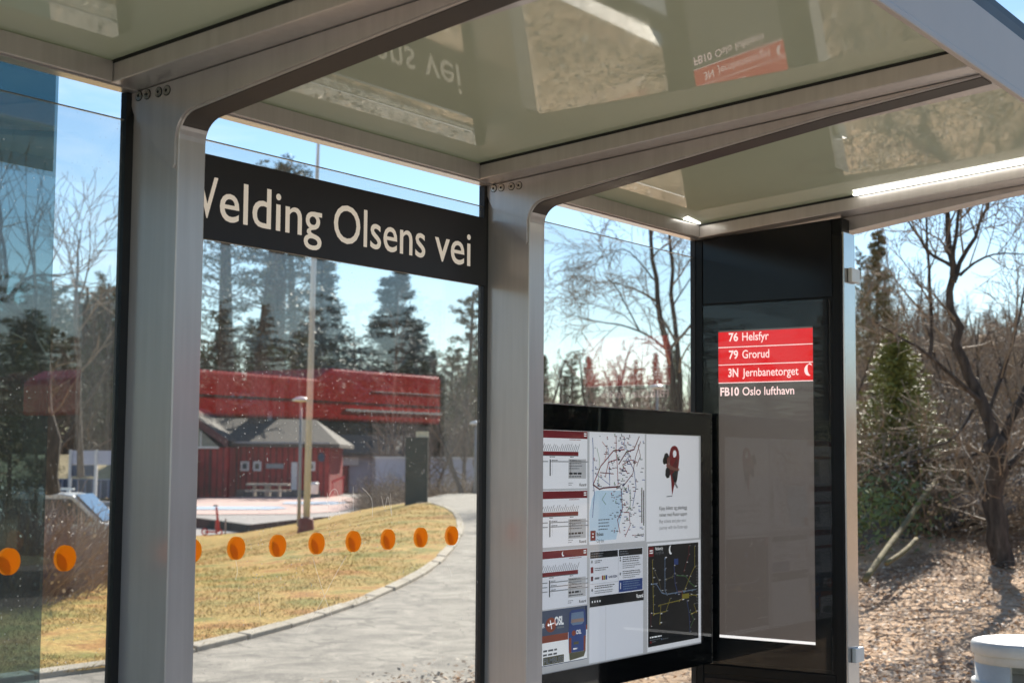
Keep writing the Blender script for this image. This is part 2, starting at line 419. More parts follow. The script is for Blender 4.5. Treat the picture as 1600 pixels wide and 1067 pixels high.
def text_mb(mb, s, org, ax, az, h, w=None, mi=0, bold=0, lift=None, just='L'):
    """lettering as filled flat outlines: org baseline point, ax right, az up, h cap height, w total width"""
    cu = bpy.data.curves.new('t', 'FONT'); cu.body = s; cu.size = 1; cu.offset = bold; cu.resolution_u = 4; cu.fill_mode = 'FRONT'
    ob = bpy.data.objects.new('t', cu); me = bpy.data.meshes.new_from_object(ob)
    xs = [v.co.x for v in me.vertices]
    if not xs: return
    x0, x1 = min(xs), max(xs); sc = h/.73
    sx = sc if w is None else w/(x1-x0)
    W = (x1-x0)*sx; off = 0 if just == 'L' else (-W if just == 'R' else -W/2)
    k = len(mb.v)
    for v in me.vertices:
        p = org+ax*((v.co.x-x0)*sx+off)+az*(v.co.y*sc)
        mb.v.append(tuple(p))
    nrm = None
    for p in me.polygons:
        mb.f.append(tuple(k+i for i in p.vertices)); mb.m.append(mi)
    bpy.data.objects.remove(ob); bpy.data.curves.remove(cu); bpy.data.meshes.remove(me)

# ================================================================== SHELTER
Z0 = 1.65
sh = thing('bus_shelter', 'glass and grey metal bus shelter with pale glass roof', 'bus shelter', (0, 0, 0))
def zrail_b(y): return Z0+.866-.0845*(y+.04)      # underside of rail
def zrail_t(y): return Z0+.917-.0845*(y+.04)
def zroof(y): return Z0+.9117-.0845*y+.004
PX = [.901, 2.323, 3.745, 5.165]
YF = -1.560
for i, X in enumerate(PX):
    # portal: post and tapering arm in one outline (Y,Z)
    R = .062; yc, zc = -.162-R-.004, Z0+.735
    def zw(y): return Z0+interp(-y, [.245, .77, 1.155, 1.56], [.802, .883, .940, .9885])
    arc = []
    for k in range(9):
        t = k/8*radians(82)
        arc.append((-.162-R+R*cos(t), Z0+.737+R*sin(t)))
    if i == 3:
        prof = [(0, 0), (-.5, 0), (-.5, Z0+.80), (-.56, Z0+.845), (YF, zw(YF)), (YF, zrail_b(YF)-.0), (0, zrail_b(0))]
    else:
        prof = [(0, 0), (-.162, 0)]+arc+[(-.77, zw(-.77)), (-1.155, zw(-1.155)), (YF, zw(YF)), (YF, zrail_b(YF)), (0, zrail_b(0))]
    x0 = X+.004; w = .084
    if i == 3:
        mb = MB(); mb.prism([(x0+.02, y, z) for y, z in [(-.57, Z0+.856), (-1.155, zw(-1.155)), (YF, zw(YF)), (YF, zrail_b(YF)), (-.57, zrail_b(-.57))]], V((w, 0, 0)))
        mb.build('roof_arm', 'frame_metal', sh, bevel=.003)
    else:
        mb = MB(); mb.prism([(x0, y, z) for y, z in prof], V((w, 0, 0))); mb.build('portal_post', 'frame_metal', sh, bevel=.004)
        # cover plate with pointed tail
        pl = [(-.004, zrail_b(0)-.002), (-.004, Z0+.835), (-.012, Z0+.815), (-.028, Z0+.79), (-.145, Z0+.672), (-.152, Z0+.668), (-.157, Z0+.676), (-.157, Z0+.737)]
        pl += [(y+.003, z+.004) for y, z in arc[1:]]+[(-.77, zw(-.77)+.004), (-1.155, zw(-1.155)+.004), (YF, zw(YF)+.004), (YF, zrail_b(YF)-.002)]
        mb = MB(); mb.prism([(X-.001, y, z) for y, z in pl], V((.0045, 0, 0))); mb.v = [(v_[0]-(.003 if v_[0] < X+.001 else 0), v_[1], v_[2]) for v_ in mb.v]; mb.build('cover_plate', 'frame_metal', sh, bevel=.0024)
        # dark strip painting the shade onto the underside of the arm
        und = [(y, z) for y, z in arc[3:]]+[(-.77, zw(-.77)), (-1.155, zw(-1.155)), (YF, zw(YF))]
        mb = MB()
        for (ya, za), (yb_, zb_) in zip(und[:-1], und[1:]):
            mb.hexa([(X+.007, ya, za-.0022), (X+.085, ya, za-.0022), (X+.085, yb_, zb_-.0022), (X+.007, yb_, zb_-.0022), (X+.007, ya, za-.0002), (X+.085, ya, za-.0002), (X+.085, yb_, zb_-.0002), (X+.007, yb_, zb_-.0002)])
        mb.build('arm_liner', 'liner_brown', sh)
        for yb in (-.031, -.060, -.099, -.127):
            mb = MB(); zb = Z0+.852
            for j, (r, d, mi) in enumerate(((.0105, .0022, 0), (.0075, .0030, 0), (.0038, .0034, 1))):
                pts = [(X-.001, yb+r*cos(t*pi/9), zb+r*sin(t*pi/9)) for t in range(18)]
                mb.prism(pts, V((-d-.003, 0, 0)), mi)
            pts = [(X-.001, yb+.0125*cos(t*pi/9), zb+.0125*sin(t*pi/9)) for t in range(18)]
            mb.prism(pts, V((-.0036, 0, 0)), 1)
            mb.build('bolt', ['bolt_steel', 'bolt_hole'], sh)
    # rail over the arm
    mb = MB(); xa, xb = X-.09, X+.178
    a, b = .010, YF
    mb.hexa([(xa, a, zrail_b(a)), (xb, a, zrail_b(a)), (xb, b, zrail_b(b)), (xa, b, zrail_b(b)), (xa, a, zrail_t(a)-.004), (xb, a, zrail_t(a)-.004), (xb, b, zrail_t(b)-.004), (xa, b, zrail_t(b)-.004)][::1])
    mb.build('roof_rail', 'frame_metal', sh, bevel=.003)
    mb = MB(); a2, b2 = a-.0005, b
    for xs in ((xa-.0016, xa+.01), (xb-.01, xb+.0016)):
        mb.hexa([(xs[0], a2, zrail_t(a)-.0075), (xs[1], a2, zrail_t(a)-.0075), (xs[1], b2, zrail_t(b)-.0075), (xs[0], b2, zrail_t(b)-.0075),
                 (xs[0], a2, zrail_t(a)+.0005), (xs[1], a2, zrail_t(a)+.0005), (xs[1], b2, zrail_t(b)+.0005), (xs[0], b2, zrail_t(b)+.0005)])
    mb.build('rail_seal', 'black_gasket', sh)
# back beam, one length per bay, with sunlit lower lip
for i in range(3):
    xa, xb = PX[i]+.178+.0015, PX[i+1]-.09-.0015
    if i == 0: xa = PX[0]+.18
    mb = MB(); mb.box(xa, xb, -.042, .012, Z0+.866, Z0+.915)
    mb.build('back_beam', 'frame_metal', sh, bevel=.002)
    mb = MB(); mb.box(PX[i]+.088, PX[i+1]+.0, -.028, .010, Z0+.862, Z0+.8655); mb.build('beam_lip', 'frame_metal', sh)
# front beam
mb = MB(); XE = 5.5
mb.prism([(.3, YF-.001, Z0+.989), (.3, YF-.019, Z0+.988), (.3, YF-.019, Z0+1.003), (.3, YF-.0165, Z0+1.007), (.3, YF-.0165, Z0+1.156), (.3, YF-.001, Z0+1.156)], V((XE-.3, 0, 0)))
mb.build('front_beam', 'frame_front', sh, bevel=.003)
mb = MB(); mb.box(.3, XE, YF+.03, YF+.05, Z0+1.1585, Z0+1.25, 0); mb.box(.3, XE, YF-.010, YF+.029, Z0+1.1575, Z0+1.19, 1)
mb.build('roof_gutter', ['black_gasket', 'gutter_grey'], sh)
# roof glass per bay
for i in range(3):
    xa, xb = PX[i]+.05, PX[i+1]+.03
    mb = MB(); a, b = .05, YF+.0
    mb.hexa([(xa, a, zroof(a)), (xb, a, zroof(a)), (xb, b, zroof(b)), (xa, b, zroof(b)), (xa, a, zroof(a)+.012), (xb, a, zroof(a)+.012), (xb, b, zroof(b)+.012), (xa, b, zroof(b)+.012)])
    mb.build('roof_glass', 'ceiling_glass', sh)
mb = MB(); xa, xb = PX[3]+.05, XE; a, b = .05, YF
mb.hexa([(xa, a, zroof(a)), (xb, a, zroof(a)), (xb, b, zroof(b)), (xa, b, zroof(b)), (xa, a, zroof(a)+.012), (xb, a, zroof(a)+.012), (xb, b, zroof(b)+.012), (xa, b, zroof(b)+.012)])
mb.build('roof_glass', 'ceiling_glass', sh)
# back panes, black edge seals, orange dots
GT = Z0+.795
for i, (xa, xb) in enumerate(((PX[0]+.10, 2.305), (2.425, 3.727), (3.847, 5.105))):
    mb = MB(); mb.box(xa, xb, 0, .008, .12, GT); g = mb.build('glass_pane', 'wall_glass', sh)
    mb = MB(); mb.box(xa, xb, .0015, .0065, GT+.0005, GT+.0028); mb.build('pane_edge', 'ink_grey', sh)
    mb = MB(); mb.box(xb-.001, PX[i+1]+.0035, -.006, .014, .05, Z0+.862); mb.build('edge_seal', 'black_gasket', sh)
    if i > 0:
        mb = MB(); mb.box(PX[i]+.089, xa+.001, -.006, .014, .05, Z0+.862); mb.build('edge_seal', 'black_gasket', sh)
    mb = MB()
    anchor = 2.175 if i == 0 else 3.589
    for k in range(-14, 1) if i < 2 else ():
        x = anchor+.1481*k
        if not (xa+.02 < x < xb-.02): continue
        for yy, r, m_ in ((-.0005, .0270, 'orange_dot'), (.0085, .0275, 'orange_rim')):  # rear disc stands in for the dot's reflection in the glass
            mb = MB(); pts = [(x+r*cos(t*pi/18), yy, Z0-.2195+r*1.06*sin(t*pi/18)) for t in range(36)]
            mb.prism(pts, V((0, -.0003 if yy < 0 else .0003, 0))); mb.build('orange_dot', m_, sh)
# bottom rail
for i in range(3):
    mb = MB(); mb.box(PX[i]+.09, PX[i+1], -.03, .03, .05, .12); mb.build('bottom_rail', 'frame_metal', sh)
# scratches cut into the middle pane
sx_ = [[(488, 868), (497, 900), (510, 940), (519, 962)], [(541, 868), (520, 905), (498, 948), (476, 988)], [(511, 770), (514, 790), (512, 815), (524, 800)],
       [(510, 788), (516, 768), (524, 762), (529, 772), (531, 806)], [(552, 760), (552, 800)], [(566, 762), (575, 770), (582, 780), (582, 806)], [(596, 775), (601, 800), (606, 768), (611, 802)], [(610, 770), (612, 806)],
       [(365, 862), (372, 890), (368, 905)], [(404, 925), (407, 962)], [(700, 880), (706, 900)]]
for st_ in sx_:
    mb = MB(); P_ = chaikin([onY(x, y, -.0004) for x, y in st_], 2)
    for a_, b_ in zip(P_[:-1], P_[1:]):
        d_ = (b_-a_).normalized(); q_ = V((-d_.z, 0, d_.x))*.0007; mb.face([a_-q_, b_-q_, b_+q_, a_+q_])
    mb.build('scratch', 'scratch_white', sh)
# glowing strips painted in for sun patches on the roof glass
def sun_glow(y0, y1, x, w, name='light_strip'):
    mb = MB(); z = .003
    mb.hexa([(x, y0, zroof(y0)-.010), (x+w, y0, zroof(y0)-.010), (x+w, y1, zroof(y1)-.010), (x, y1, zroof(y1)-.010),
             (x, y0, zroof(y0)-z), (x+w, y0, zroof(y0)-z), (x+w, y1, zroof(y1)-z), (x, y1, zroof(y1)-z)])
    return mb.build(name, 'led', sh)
sun_glow(-.68, -1.48, PX[3]-.125, .018)
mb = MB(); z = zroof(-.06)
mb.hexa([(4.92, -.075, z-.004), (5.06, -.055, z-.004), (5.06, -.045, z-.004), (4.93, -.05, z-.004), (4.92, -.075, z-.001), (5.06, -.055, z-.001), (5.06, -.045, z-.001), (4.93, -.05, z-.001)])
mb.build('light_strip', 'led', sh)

# cable lying on the roof glass
mb = MB(); pts = []
for k in range(60):
    t = k/59; a = -2.2+7.6*t; rr = .10+.06*t
    y = -.72+rr*1.1*sin(a)-.22*t; x = 4.55+rr*cos(a)+.05*t
    pts.append((x, y, zroof(y)+.018))
for k in range(14):
    t = k/13; y = -.98-.10*sin(3*t)-.32*t*0; x = pts[59][0]+.35*t; pts.append((x, y, zroof(y)+.018))
mb.tube(pts, .005, 6); tag(mb.build('cable', 'black_gasket', None, True), 'thin black cable looped on top of the glass shelter roof', 'cable')

# name sign
sg = thing('name_sign', 'long black stop name sign with cream letters between two shelter posts', 'sign', (3.0, -.01, 2.3))
ysg = -.016
mb = MB(); zt, zb = Z0+.757, Z0+.5445
mb.box(2.412, 3.722, ysg, -.003, zb, zt); mb.build('board', 'sign_black', sg, bevel=.001)
mb = MB()
pl = onY(342, 358, ysg); pr = onY(735, 414, ysg)
zbase = Z0+.598
AX = V((1, 0, 0))
# fit each word by its measured place
def word(s, pxl, pxr, h, z=zbase):
    mb = MB(); a = onY(pxl[0], pxl[1], ysg).x; b = onY(pxr[0], pxr[1], ysg).x
    text_mb(mb, s, V((a, ysg-.0008, z)), AX, ZZ, h, b-a, 0, .005); mb.build('lettering', 'sign_letters', sg)
word('elding', (343, 330), (503, 330), .110)
word('Olsens', (521, 370), (664, 400), .110)
word('vei', (679, 400), (735, 400), .110)
aw = onY(343, 330, ysg).x; mb = MB()
text_mb(mb, 'W', V((aw-.135, ysg-.0008, zbase)), AX, ZZ, .110, .128, 0, .005)
mb.build('lettering', 'sign_letters', sg)

# ------------------------------------------------------------------ info board
YB = -.075
bd = thing('info_board', 'wide black framed glass case of bus maps and timetables', 'notice board', (4.5, YB, 1.3))
zt, zb = Z0+.187, Z0-.742
mb = MB(); X0b, X1b = 3.86, 5.082
# casing with rounded corner front frame
mb.box(X0b, X1b, YB+.004, -.012, zb, zt)
mb.build('case', 'black_enamel', bd, bevel=.004)
mb = MB(); mb.box(X1b+.001, X1b+.004, YB-.012, -.012, zb-.002, zt+.002); mb.box(X0b, X1b+.001, YB-.012, -.012, zt+.0005, zt+.0035); mb.build('frame_edge', 'bolt_steel', bd)
xs0, xs1 = X0b+.02, 5.015
zst, zsb = Z0+.105, Z0-.662
mb = MB()  # black frame around the sheet window (proud)
mb.box(X0b, X1b, YB-.010, YB+.003, zst, zt); mb.box(X0b, X1b, YB-.010, YB+.003, zb, zsb); mb.box(xs1, X1b, YB-.010, YB+.003, zsb, zst); mb.box(X0b, xs0, YB-.010, YB+.003, zsb, zst)
mb.build('frame', 'black_gloss', bd)
mb = MB(); mb.box(xs0, xs1, YB-.0008, YB+.002, zsb, zst); mb.build('backing_sheet', 'paper_grey', bd)
mb = MB(); mb.box(X0b+.002, X1b-.002, YB-.0145, YB-.0115, zb+.002, zt-.002); mb.build('cover_glass', 'clear_cover', bd)
PAL = ['paper', 'ink_red', 'ink_darkred', 'ink_black', 'ink_grey', 'ink_mid', 'ink_lightblue', 'ink_blue', 'ink_navy', 'ink_steel',
       'ink_orange', 'ink_yellow', 'ink_green', 'ink_skin', 'ink_olive', 'ink_white', 'ink_sky', 'ink_sunset', 'paper_grey', 'paper_cool']
PI = {n: i for i, n in enumerate(PAL)}
class Print:
    """draws flat printing on the plane y=YB at picture-measured spots; level lifts layers"""
    def __init__(s): s.mb = MB(); s.base = .0012
    def w(s, px, py, lv=0): p = onY(px, py, YB); p.y = YB-s.base-lv*.0004; return p
    def poly(s, pts, c, lv=0): s.mb.face([s.w(x, y, lv) for x, y in pts], PI[c])
    def rect(s, a, b, c, lv=0):
        """a,b world (x,z) corners"""
        y = YB-s.base-lv*.0004
        s.mb.face([(a[0], y, a[1]), (b[0], y, a[1]), (b[0], y, b[1]), (a[0], y, b[1])], PI[c])
    def line(s, pts, wd, c, lv=0, world=False):
        P = [V(p) if world else s.w(p[0], p[1], lv) for p in pts]
        for a, b in zip(P[:-1], P[1:]):
            d = b-a
            if d.length < 1e-6: continue
            d.normalize(); q = V((-d.z, 0, d.x))*wd/2; e = d*wd*.3
            s.mb.face([a-e-q, b+e-q, b+e+q, a-e+q], PI[c])
    def disc(s, x, z, r, c, lv=0, n=14, sx=1):
        y = YB-s.base-lv*.0004
        s.mb.face([(x+r*sx*cos(2*pi*k/n), y, z+r*sin(2*pi*k/n)) for k in range(n)], PI[c])
    def text(s, t, x, z, h, w, c, lv=2, bold=.01):
        text_mb(s.mb, t, V((x, YB-s.base-lv*.0004, z)), AX, ZZ, h, w, PI[c], bold)
    def greek(s, x, z, w, n, h, c, rng, lead=None, lv=2):
        lead = lead or h*1.9
        for k in range(n):
            xx = x; end = x+w*(rng.uniform(.6, 1) if k == n-1 else rng.uniform(.85, 1))
            while xx < end:
                l = min(rng.uniform(1.5, 5)*h, end-xx); s.rect((xx, z-k*lead-h), (xx+l, z-k*lead), c, lv); xx += l+h*.8
    def build(s, name='poster', label=None):
        o = s.mb.build(name, PAL, bd)
        if label: o['label'] = label
        return o
rng = random.Random(3)
def wx(px, py): return onY(px, py, YB).x
def wz(px, py): return onY(px, py, YB).z
XL, XR = xs0+.002, wx(917.5, 760)       # left column
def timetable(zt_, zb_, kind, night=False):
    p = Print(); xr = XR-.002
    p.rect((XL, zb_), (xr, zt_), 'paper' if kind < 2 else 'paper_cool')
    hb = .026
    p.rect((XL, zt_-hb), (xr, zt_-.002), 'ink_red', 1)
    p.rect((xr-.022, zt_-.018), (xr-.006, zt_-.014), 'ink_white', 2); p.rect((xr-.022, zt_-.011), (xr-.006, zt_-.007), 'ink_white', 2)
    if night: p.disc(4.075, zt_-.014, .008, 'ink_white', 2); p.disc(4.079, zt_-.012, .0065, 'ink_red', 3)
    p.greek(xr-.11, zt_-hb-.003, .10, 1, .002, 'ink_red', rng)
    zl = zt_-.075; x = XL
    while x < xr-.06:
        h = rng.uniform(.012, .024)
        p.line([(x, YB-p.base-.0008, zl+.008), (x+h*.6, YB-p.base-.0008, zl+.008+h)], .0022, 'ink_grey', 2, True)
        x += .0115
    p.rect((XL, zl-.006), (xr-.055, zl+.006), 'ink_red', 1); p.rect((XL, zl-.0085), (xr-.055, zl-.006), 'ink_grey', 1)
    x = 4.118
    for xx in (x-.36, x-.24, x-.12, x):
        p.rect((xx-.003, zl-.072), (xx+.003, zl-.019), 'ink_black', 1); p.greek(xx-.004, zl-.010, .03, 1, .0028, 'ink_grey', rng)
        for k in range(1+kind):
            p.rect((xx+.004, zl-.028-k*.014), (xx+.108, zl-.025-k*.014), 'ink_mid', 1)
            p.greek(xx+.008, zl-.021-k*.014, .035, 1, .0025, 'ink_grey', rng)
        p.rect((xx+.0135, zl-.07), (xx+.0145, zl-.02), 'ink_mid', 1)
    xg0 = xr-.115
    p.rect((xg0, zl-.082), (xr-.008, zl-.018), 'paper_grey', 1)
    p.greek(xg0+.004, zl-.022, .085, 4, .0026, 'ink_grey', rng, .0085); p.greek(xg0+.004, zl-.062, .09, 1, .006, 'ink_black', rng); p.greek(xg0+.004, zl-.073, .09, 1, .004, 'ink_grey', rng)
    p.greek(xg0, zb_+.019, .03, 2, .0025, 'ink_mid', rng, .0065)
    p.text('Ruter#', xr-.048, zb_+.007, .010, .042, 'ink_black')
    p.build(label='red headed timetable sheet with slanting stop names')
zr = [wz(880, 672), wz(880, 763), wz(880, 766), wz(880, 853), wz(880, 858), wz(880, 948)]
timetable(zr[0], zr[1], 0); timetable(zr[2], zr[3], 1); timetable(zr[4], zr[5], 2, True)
# airport coach advert
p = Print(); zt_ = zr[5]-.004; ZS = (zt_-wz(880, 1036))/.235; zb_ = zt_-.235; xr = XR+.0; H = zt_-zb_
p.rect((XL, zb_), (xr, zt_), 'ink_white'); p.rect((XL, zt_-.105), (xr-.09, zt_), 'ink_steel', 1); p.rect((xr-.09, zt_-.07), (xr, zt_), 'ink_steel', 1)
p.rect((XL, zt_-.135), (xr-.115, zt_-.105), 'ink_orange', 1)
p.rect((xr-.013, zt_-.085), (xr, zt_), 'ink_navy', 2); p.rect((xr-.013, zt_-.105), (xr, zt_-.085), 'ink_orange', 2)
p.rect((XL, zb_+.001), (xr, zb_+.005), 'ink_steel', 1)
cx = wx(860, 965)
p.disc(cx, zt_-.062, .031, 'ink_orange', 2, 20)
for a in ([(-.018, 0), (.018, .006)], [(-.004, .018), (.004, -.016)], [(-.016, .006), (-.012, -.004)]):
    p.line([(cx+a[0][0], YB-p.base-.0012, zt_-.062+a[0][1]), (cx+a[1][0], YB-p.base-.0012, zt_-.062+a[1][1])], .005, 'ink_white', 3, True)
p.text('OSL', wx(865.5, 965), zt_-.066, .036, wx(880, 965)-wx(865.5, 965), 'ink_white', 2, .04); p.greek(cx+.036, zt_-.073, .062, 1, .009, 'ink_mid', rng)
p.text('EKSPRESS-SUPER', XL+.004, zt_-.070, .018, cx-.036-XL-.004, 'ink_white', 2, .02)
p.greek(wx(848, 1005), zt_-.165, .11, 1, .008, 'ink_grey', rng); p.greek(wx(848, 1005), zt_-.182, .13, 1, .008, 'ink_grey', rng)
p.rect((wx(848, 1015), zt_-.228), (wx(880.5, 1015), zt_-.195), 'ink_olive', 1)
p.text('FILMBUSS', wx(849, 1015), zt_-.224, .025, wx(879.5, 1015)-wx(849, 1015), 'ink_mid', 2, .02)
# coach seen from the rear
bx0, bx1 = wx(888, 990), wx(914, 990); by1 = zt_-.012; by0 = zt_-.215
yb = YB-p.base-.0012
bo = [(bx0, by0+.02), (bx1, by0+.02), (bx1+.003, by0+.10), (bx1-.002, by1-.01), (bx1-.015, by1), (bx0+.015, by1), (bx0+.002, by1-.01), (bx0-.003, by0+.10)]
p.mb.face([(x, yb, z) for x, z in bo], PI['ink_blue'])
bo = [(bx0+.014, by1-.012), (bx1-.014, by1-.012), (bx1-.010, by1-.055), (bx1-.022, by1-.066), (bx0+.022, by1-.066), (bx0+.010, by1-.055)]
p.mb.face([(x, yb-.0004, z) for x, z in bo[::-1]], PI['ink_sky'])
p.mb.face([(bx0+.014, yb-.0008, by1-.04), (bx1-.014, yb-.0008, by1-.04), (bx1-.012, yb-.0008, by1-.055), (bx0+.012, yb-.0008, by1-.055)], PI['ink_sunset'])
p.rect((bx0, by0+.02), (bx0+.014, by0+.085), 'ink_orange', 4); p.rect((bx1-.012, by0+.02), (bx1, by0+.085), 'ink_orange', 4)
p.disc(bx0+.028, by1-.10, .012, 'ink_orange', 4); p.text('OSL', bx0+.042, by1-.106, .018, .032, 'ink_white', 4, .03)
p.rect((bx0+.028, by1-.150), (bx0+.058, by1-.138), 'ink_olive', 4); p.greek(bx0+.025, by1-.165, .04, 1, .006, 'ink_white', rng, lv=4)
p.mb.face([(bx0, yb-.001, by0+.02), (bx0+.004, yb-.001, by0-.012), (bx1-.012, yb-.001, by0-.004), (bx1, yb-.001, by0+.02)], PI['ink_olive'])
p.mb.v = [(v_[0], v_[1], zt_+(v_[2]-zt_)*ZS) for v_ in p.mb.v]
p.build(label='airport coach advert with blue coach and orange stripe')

# network map
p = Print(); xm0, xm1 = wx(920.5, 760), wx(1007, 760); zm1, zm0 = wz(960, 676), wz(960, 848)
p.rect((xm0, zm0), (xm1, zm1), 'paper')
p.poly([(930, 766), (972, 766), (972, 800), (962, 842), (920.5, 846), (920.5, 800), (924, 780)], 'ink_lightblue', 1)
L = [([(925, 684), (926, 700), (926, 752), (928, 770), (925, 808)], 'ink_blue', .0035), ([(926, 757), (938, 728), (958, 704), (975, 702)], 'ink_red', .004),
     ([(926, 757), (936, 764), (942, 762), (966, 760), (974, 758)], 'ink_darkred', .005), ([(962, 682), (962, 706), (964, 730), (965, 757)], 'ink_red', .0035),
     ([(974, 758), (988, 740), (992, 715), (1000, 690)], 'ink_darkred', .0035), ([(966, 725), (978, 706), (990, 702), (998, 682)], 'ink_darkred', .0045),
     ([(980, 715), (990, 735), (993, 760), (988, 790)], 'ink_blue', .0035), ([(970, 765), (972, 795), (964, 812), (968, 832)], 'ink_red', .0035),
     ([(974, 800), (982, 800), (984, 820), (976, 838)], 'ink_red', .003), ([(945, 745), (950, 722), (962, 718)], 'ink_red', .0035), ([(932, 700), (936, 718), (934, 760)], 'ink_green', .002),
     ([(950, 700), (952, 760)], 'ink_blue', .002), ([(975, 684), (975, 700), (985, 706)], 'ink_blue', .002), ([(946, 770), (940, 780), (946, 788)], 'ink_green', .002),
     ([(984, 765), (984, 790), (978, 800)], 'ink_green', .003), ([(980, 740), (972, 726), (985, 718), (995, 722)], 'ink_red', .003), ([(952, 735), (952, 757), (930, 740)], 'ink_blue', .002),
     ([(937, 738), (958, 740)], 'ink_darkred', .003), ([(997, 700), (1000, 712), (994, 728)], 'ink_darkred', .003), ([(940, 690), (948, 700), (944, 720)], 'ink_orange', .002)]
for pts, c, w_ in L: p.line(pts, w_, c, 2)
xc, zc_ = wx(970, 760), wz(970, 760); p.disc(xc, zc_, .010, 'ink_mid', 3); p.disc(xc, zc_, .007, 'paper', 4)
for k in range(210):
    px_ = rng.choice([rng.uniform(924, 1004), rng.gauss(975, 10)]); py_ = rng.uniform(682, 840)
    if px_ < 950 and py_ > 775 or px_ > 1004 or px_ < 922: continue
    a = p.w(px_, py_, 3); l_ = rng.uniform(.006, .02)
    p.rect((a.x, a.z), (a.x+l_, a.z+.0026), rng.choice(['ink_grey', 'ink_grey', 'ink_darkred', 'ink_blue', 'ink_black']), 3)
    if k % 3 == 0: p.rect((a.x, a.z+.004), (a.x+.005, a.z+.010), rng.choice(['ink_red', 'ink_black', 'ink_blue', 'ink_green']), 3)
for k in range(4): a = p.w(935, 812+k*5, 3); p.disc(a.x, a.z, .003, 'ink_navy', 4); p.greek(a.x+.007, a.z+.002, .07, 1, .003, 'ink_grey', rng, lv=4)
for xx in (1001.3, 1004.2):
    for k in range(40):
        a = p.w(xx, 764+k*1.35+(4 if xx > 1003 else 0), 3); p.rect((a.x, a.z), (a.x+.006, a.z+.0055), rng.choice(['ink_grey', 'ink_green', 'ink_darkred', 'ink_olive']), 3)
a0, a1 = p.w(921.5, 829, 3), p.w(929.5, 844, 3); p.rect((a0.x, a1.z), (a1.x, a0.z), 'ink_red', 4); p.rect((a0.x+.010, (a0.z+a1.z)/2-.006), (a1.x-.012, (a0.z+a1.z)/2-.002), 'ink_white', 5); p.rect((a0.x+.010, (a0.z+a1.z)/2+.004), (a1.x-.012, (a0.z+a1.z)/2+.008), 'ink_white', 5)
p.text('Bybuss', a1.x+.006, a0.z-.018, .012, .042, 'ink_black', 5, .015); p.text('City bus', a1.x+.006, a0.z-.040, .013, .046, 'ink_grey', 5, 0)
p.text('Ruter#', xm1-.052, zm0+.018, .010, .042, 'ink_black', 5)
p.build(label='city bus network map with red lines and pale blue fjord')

# pin poster
p = Print(); xq0, xq1 = wx(1009.5, 760), wx(1091.5, 760); zq1, zq0 = wz(1050, 680), wz(1050, 843)
p.rect((xq0, zq0), (xq1, zq1), 'paper')
pin = [(1046, 706), (1047.5, 700), (1050, 697), (1054, 696), (1057.5, 698.5), (1060, 704), (1061, 714), (1060, 726), (1056, 745), (1049.5, 774), (1048, 750), (1045.5, 728), (1044.5, 714)]
p.poly(pin, 'ink_red', 1)
p.poly([(1050.3, 708), (1051.5, 704), (1054, 703), (1056, 706), (1056, 711), (1054, 714.5), (1051.5, 714)], 'paper', 3)
p.poly([(1044, 727), (1039, 735), (1040, 744), (1044, 746), (1049, 738), (1056, 732), (1059, 718), (1056, 716), (1050, 728)], 'ink_darkred', 2)
p.poly([(1039.5, 732), (1038.5, 742), (1041, 747), (1045, 746), (1046, 735), (1043, 728)], 'ink_black', 3)
p.poly([(1049, 741), (1056, 732), (1059, 735), (1057, 750), (1055, 756), (1052.5, 754)], 'ink_black', 3)
p.poly([(1041, 722), (1046, 726), (1054, 731), (1060, 731), (1060.5, 735), (1055, 735.5), (1046, 733), (1040, 729)], 'ink_skin', 4)
a = p.w(1040.5, 716, 4); p.disc(a.x, a.z, .020, 'ink_black', 3); a = p.w(1037.5, 720, 4); p.disc(a.x, a.z, .013, 'ink_black', 3); a = p.w(1043.6, 719, 4); p.disc(a.x, a.z, .012, 'ink_skin', 4)
p.poly([(1052, 754), (1054, 752.5), (1058.5, 761), (1056.5, 763)], 'ink_mid', 4)
p.line([(1041, 775.5), (1049.5, 774.5)], .003, 'ink_grey', 2)
tx = wx(1029.5, 800)
for k, (t_, w_, c_) in enumerate((('Kjøp billett og planlegg', .205, 'ink_black'), ('reisen med Ruter-appen', .205, 'ink_black'), ('Buy tickets and plan your', .200, 'ink_mid'), ('journey with the Ruter-app', .208, 'ink_mid'))):
    p.text(t_, tx, wz(1029.5, 796.5)-k*.0228*1.02, .0135, w_, c_, 2, .004)
p.build(label='white poster with red map pin and clinging figure')

# info sheet
p = Print(); x0_, x1_ = wx(921, 900), wx(1004, 900); zt_, zb_ = wz(960, 858), wz(960, 944); xm = (x0_+x1_)/2+.008
p.rect((x0_, zb_), (x1_, zt_-.0), 'paper_cool'); hh = .022
p.rect((x0_+.002, zt_-hh-.002), (xm-.003, zt_-.002), 'ink_black', 1); p.rect((xm+.003, zt_-hh-.002), (x1_-.004, zt_-.002), 'ink_black', 1)
p.greek(x0_+.008, zt_-.007, .08, 2, .0035, 'ink_mid', rng, .008); p.greek(xm+.008, zt_-.007, .06, 2, .0035, 'ink_mid', rng, .008)
p.rect((x0_+.002, zt_-.109), (xm-.003, zt_-.108), 'ink_mid', 1); p.rect((xm-.0005, zt_-.150), (xm+.0005, zt_-.026), 'ink_mid', 1)
def icon(x, z, c, r=.005): p.disc(x, z, r, c, 2)
icon(x0_+.012, zt_-.035, 'ink_mid', .005); p.greek(x0_+.03, zt_-.031, .05, 2, .003, 'ink_grey', rng, .006)
p.rect((x0_+.005, zt_-.072), (x0_+.021, zt_-.052), 'ink_red', 2); p.greek(x0_+.03, zt_-.056, .10, 2, .003, 'ink_grey', rng, .0065)
p.rect((x0_+.006, zt_-.098), (x0_+.020, zt_-.083), 'ink_darkred', 2); p.greek(x0_+.030, zt_-.087, .036, 1, .007, 'ink_mid', rng)
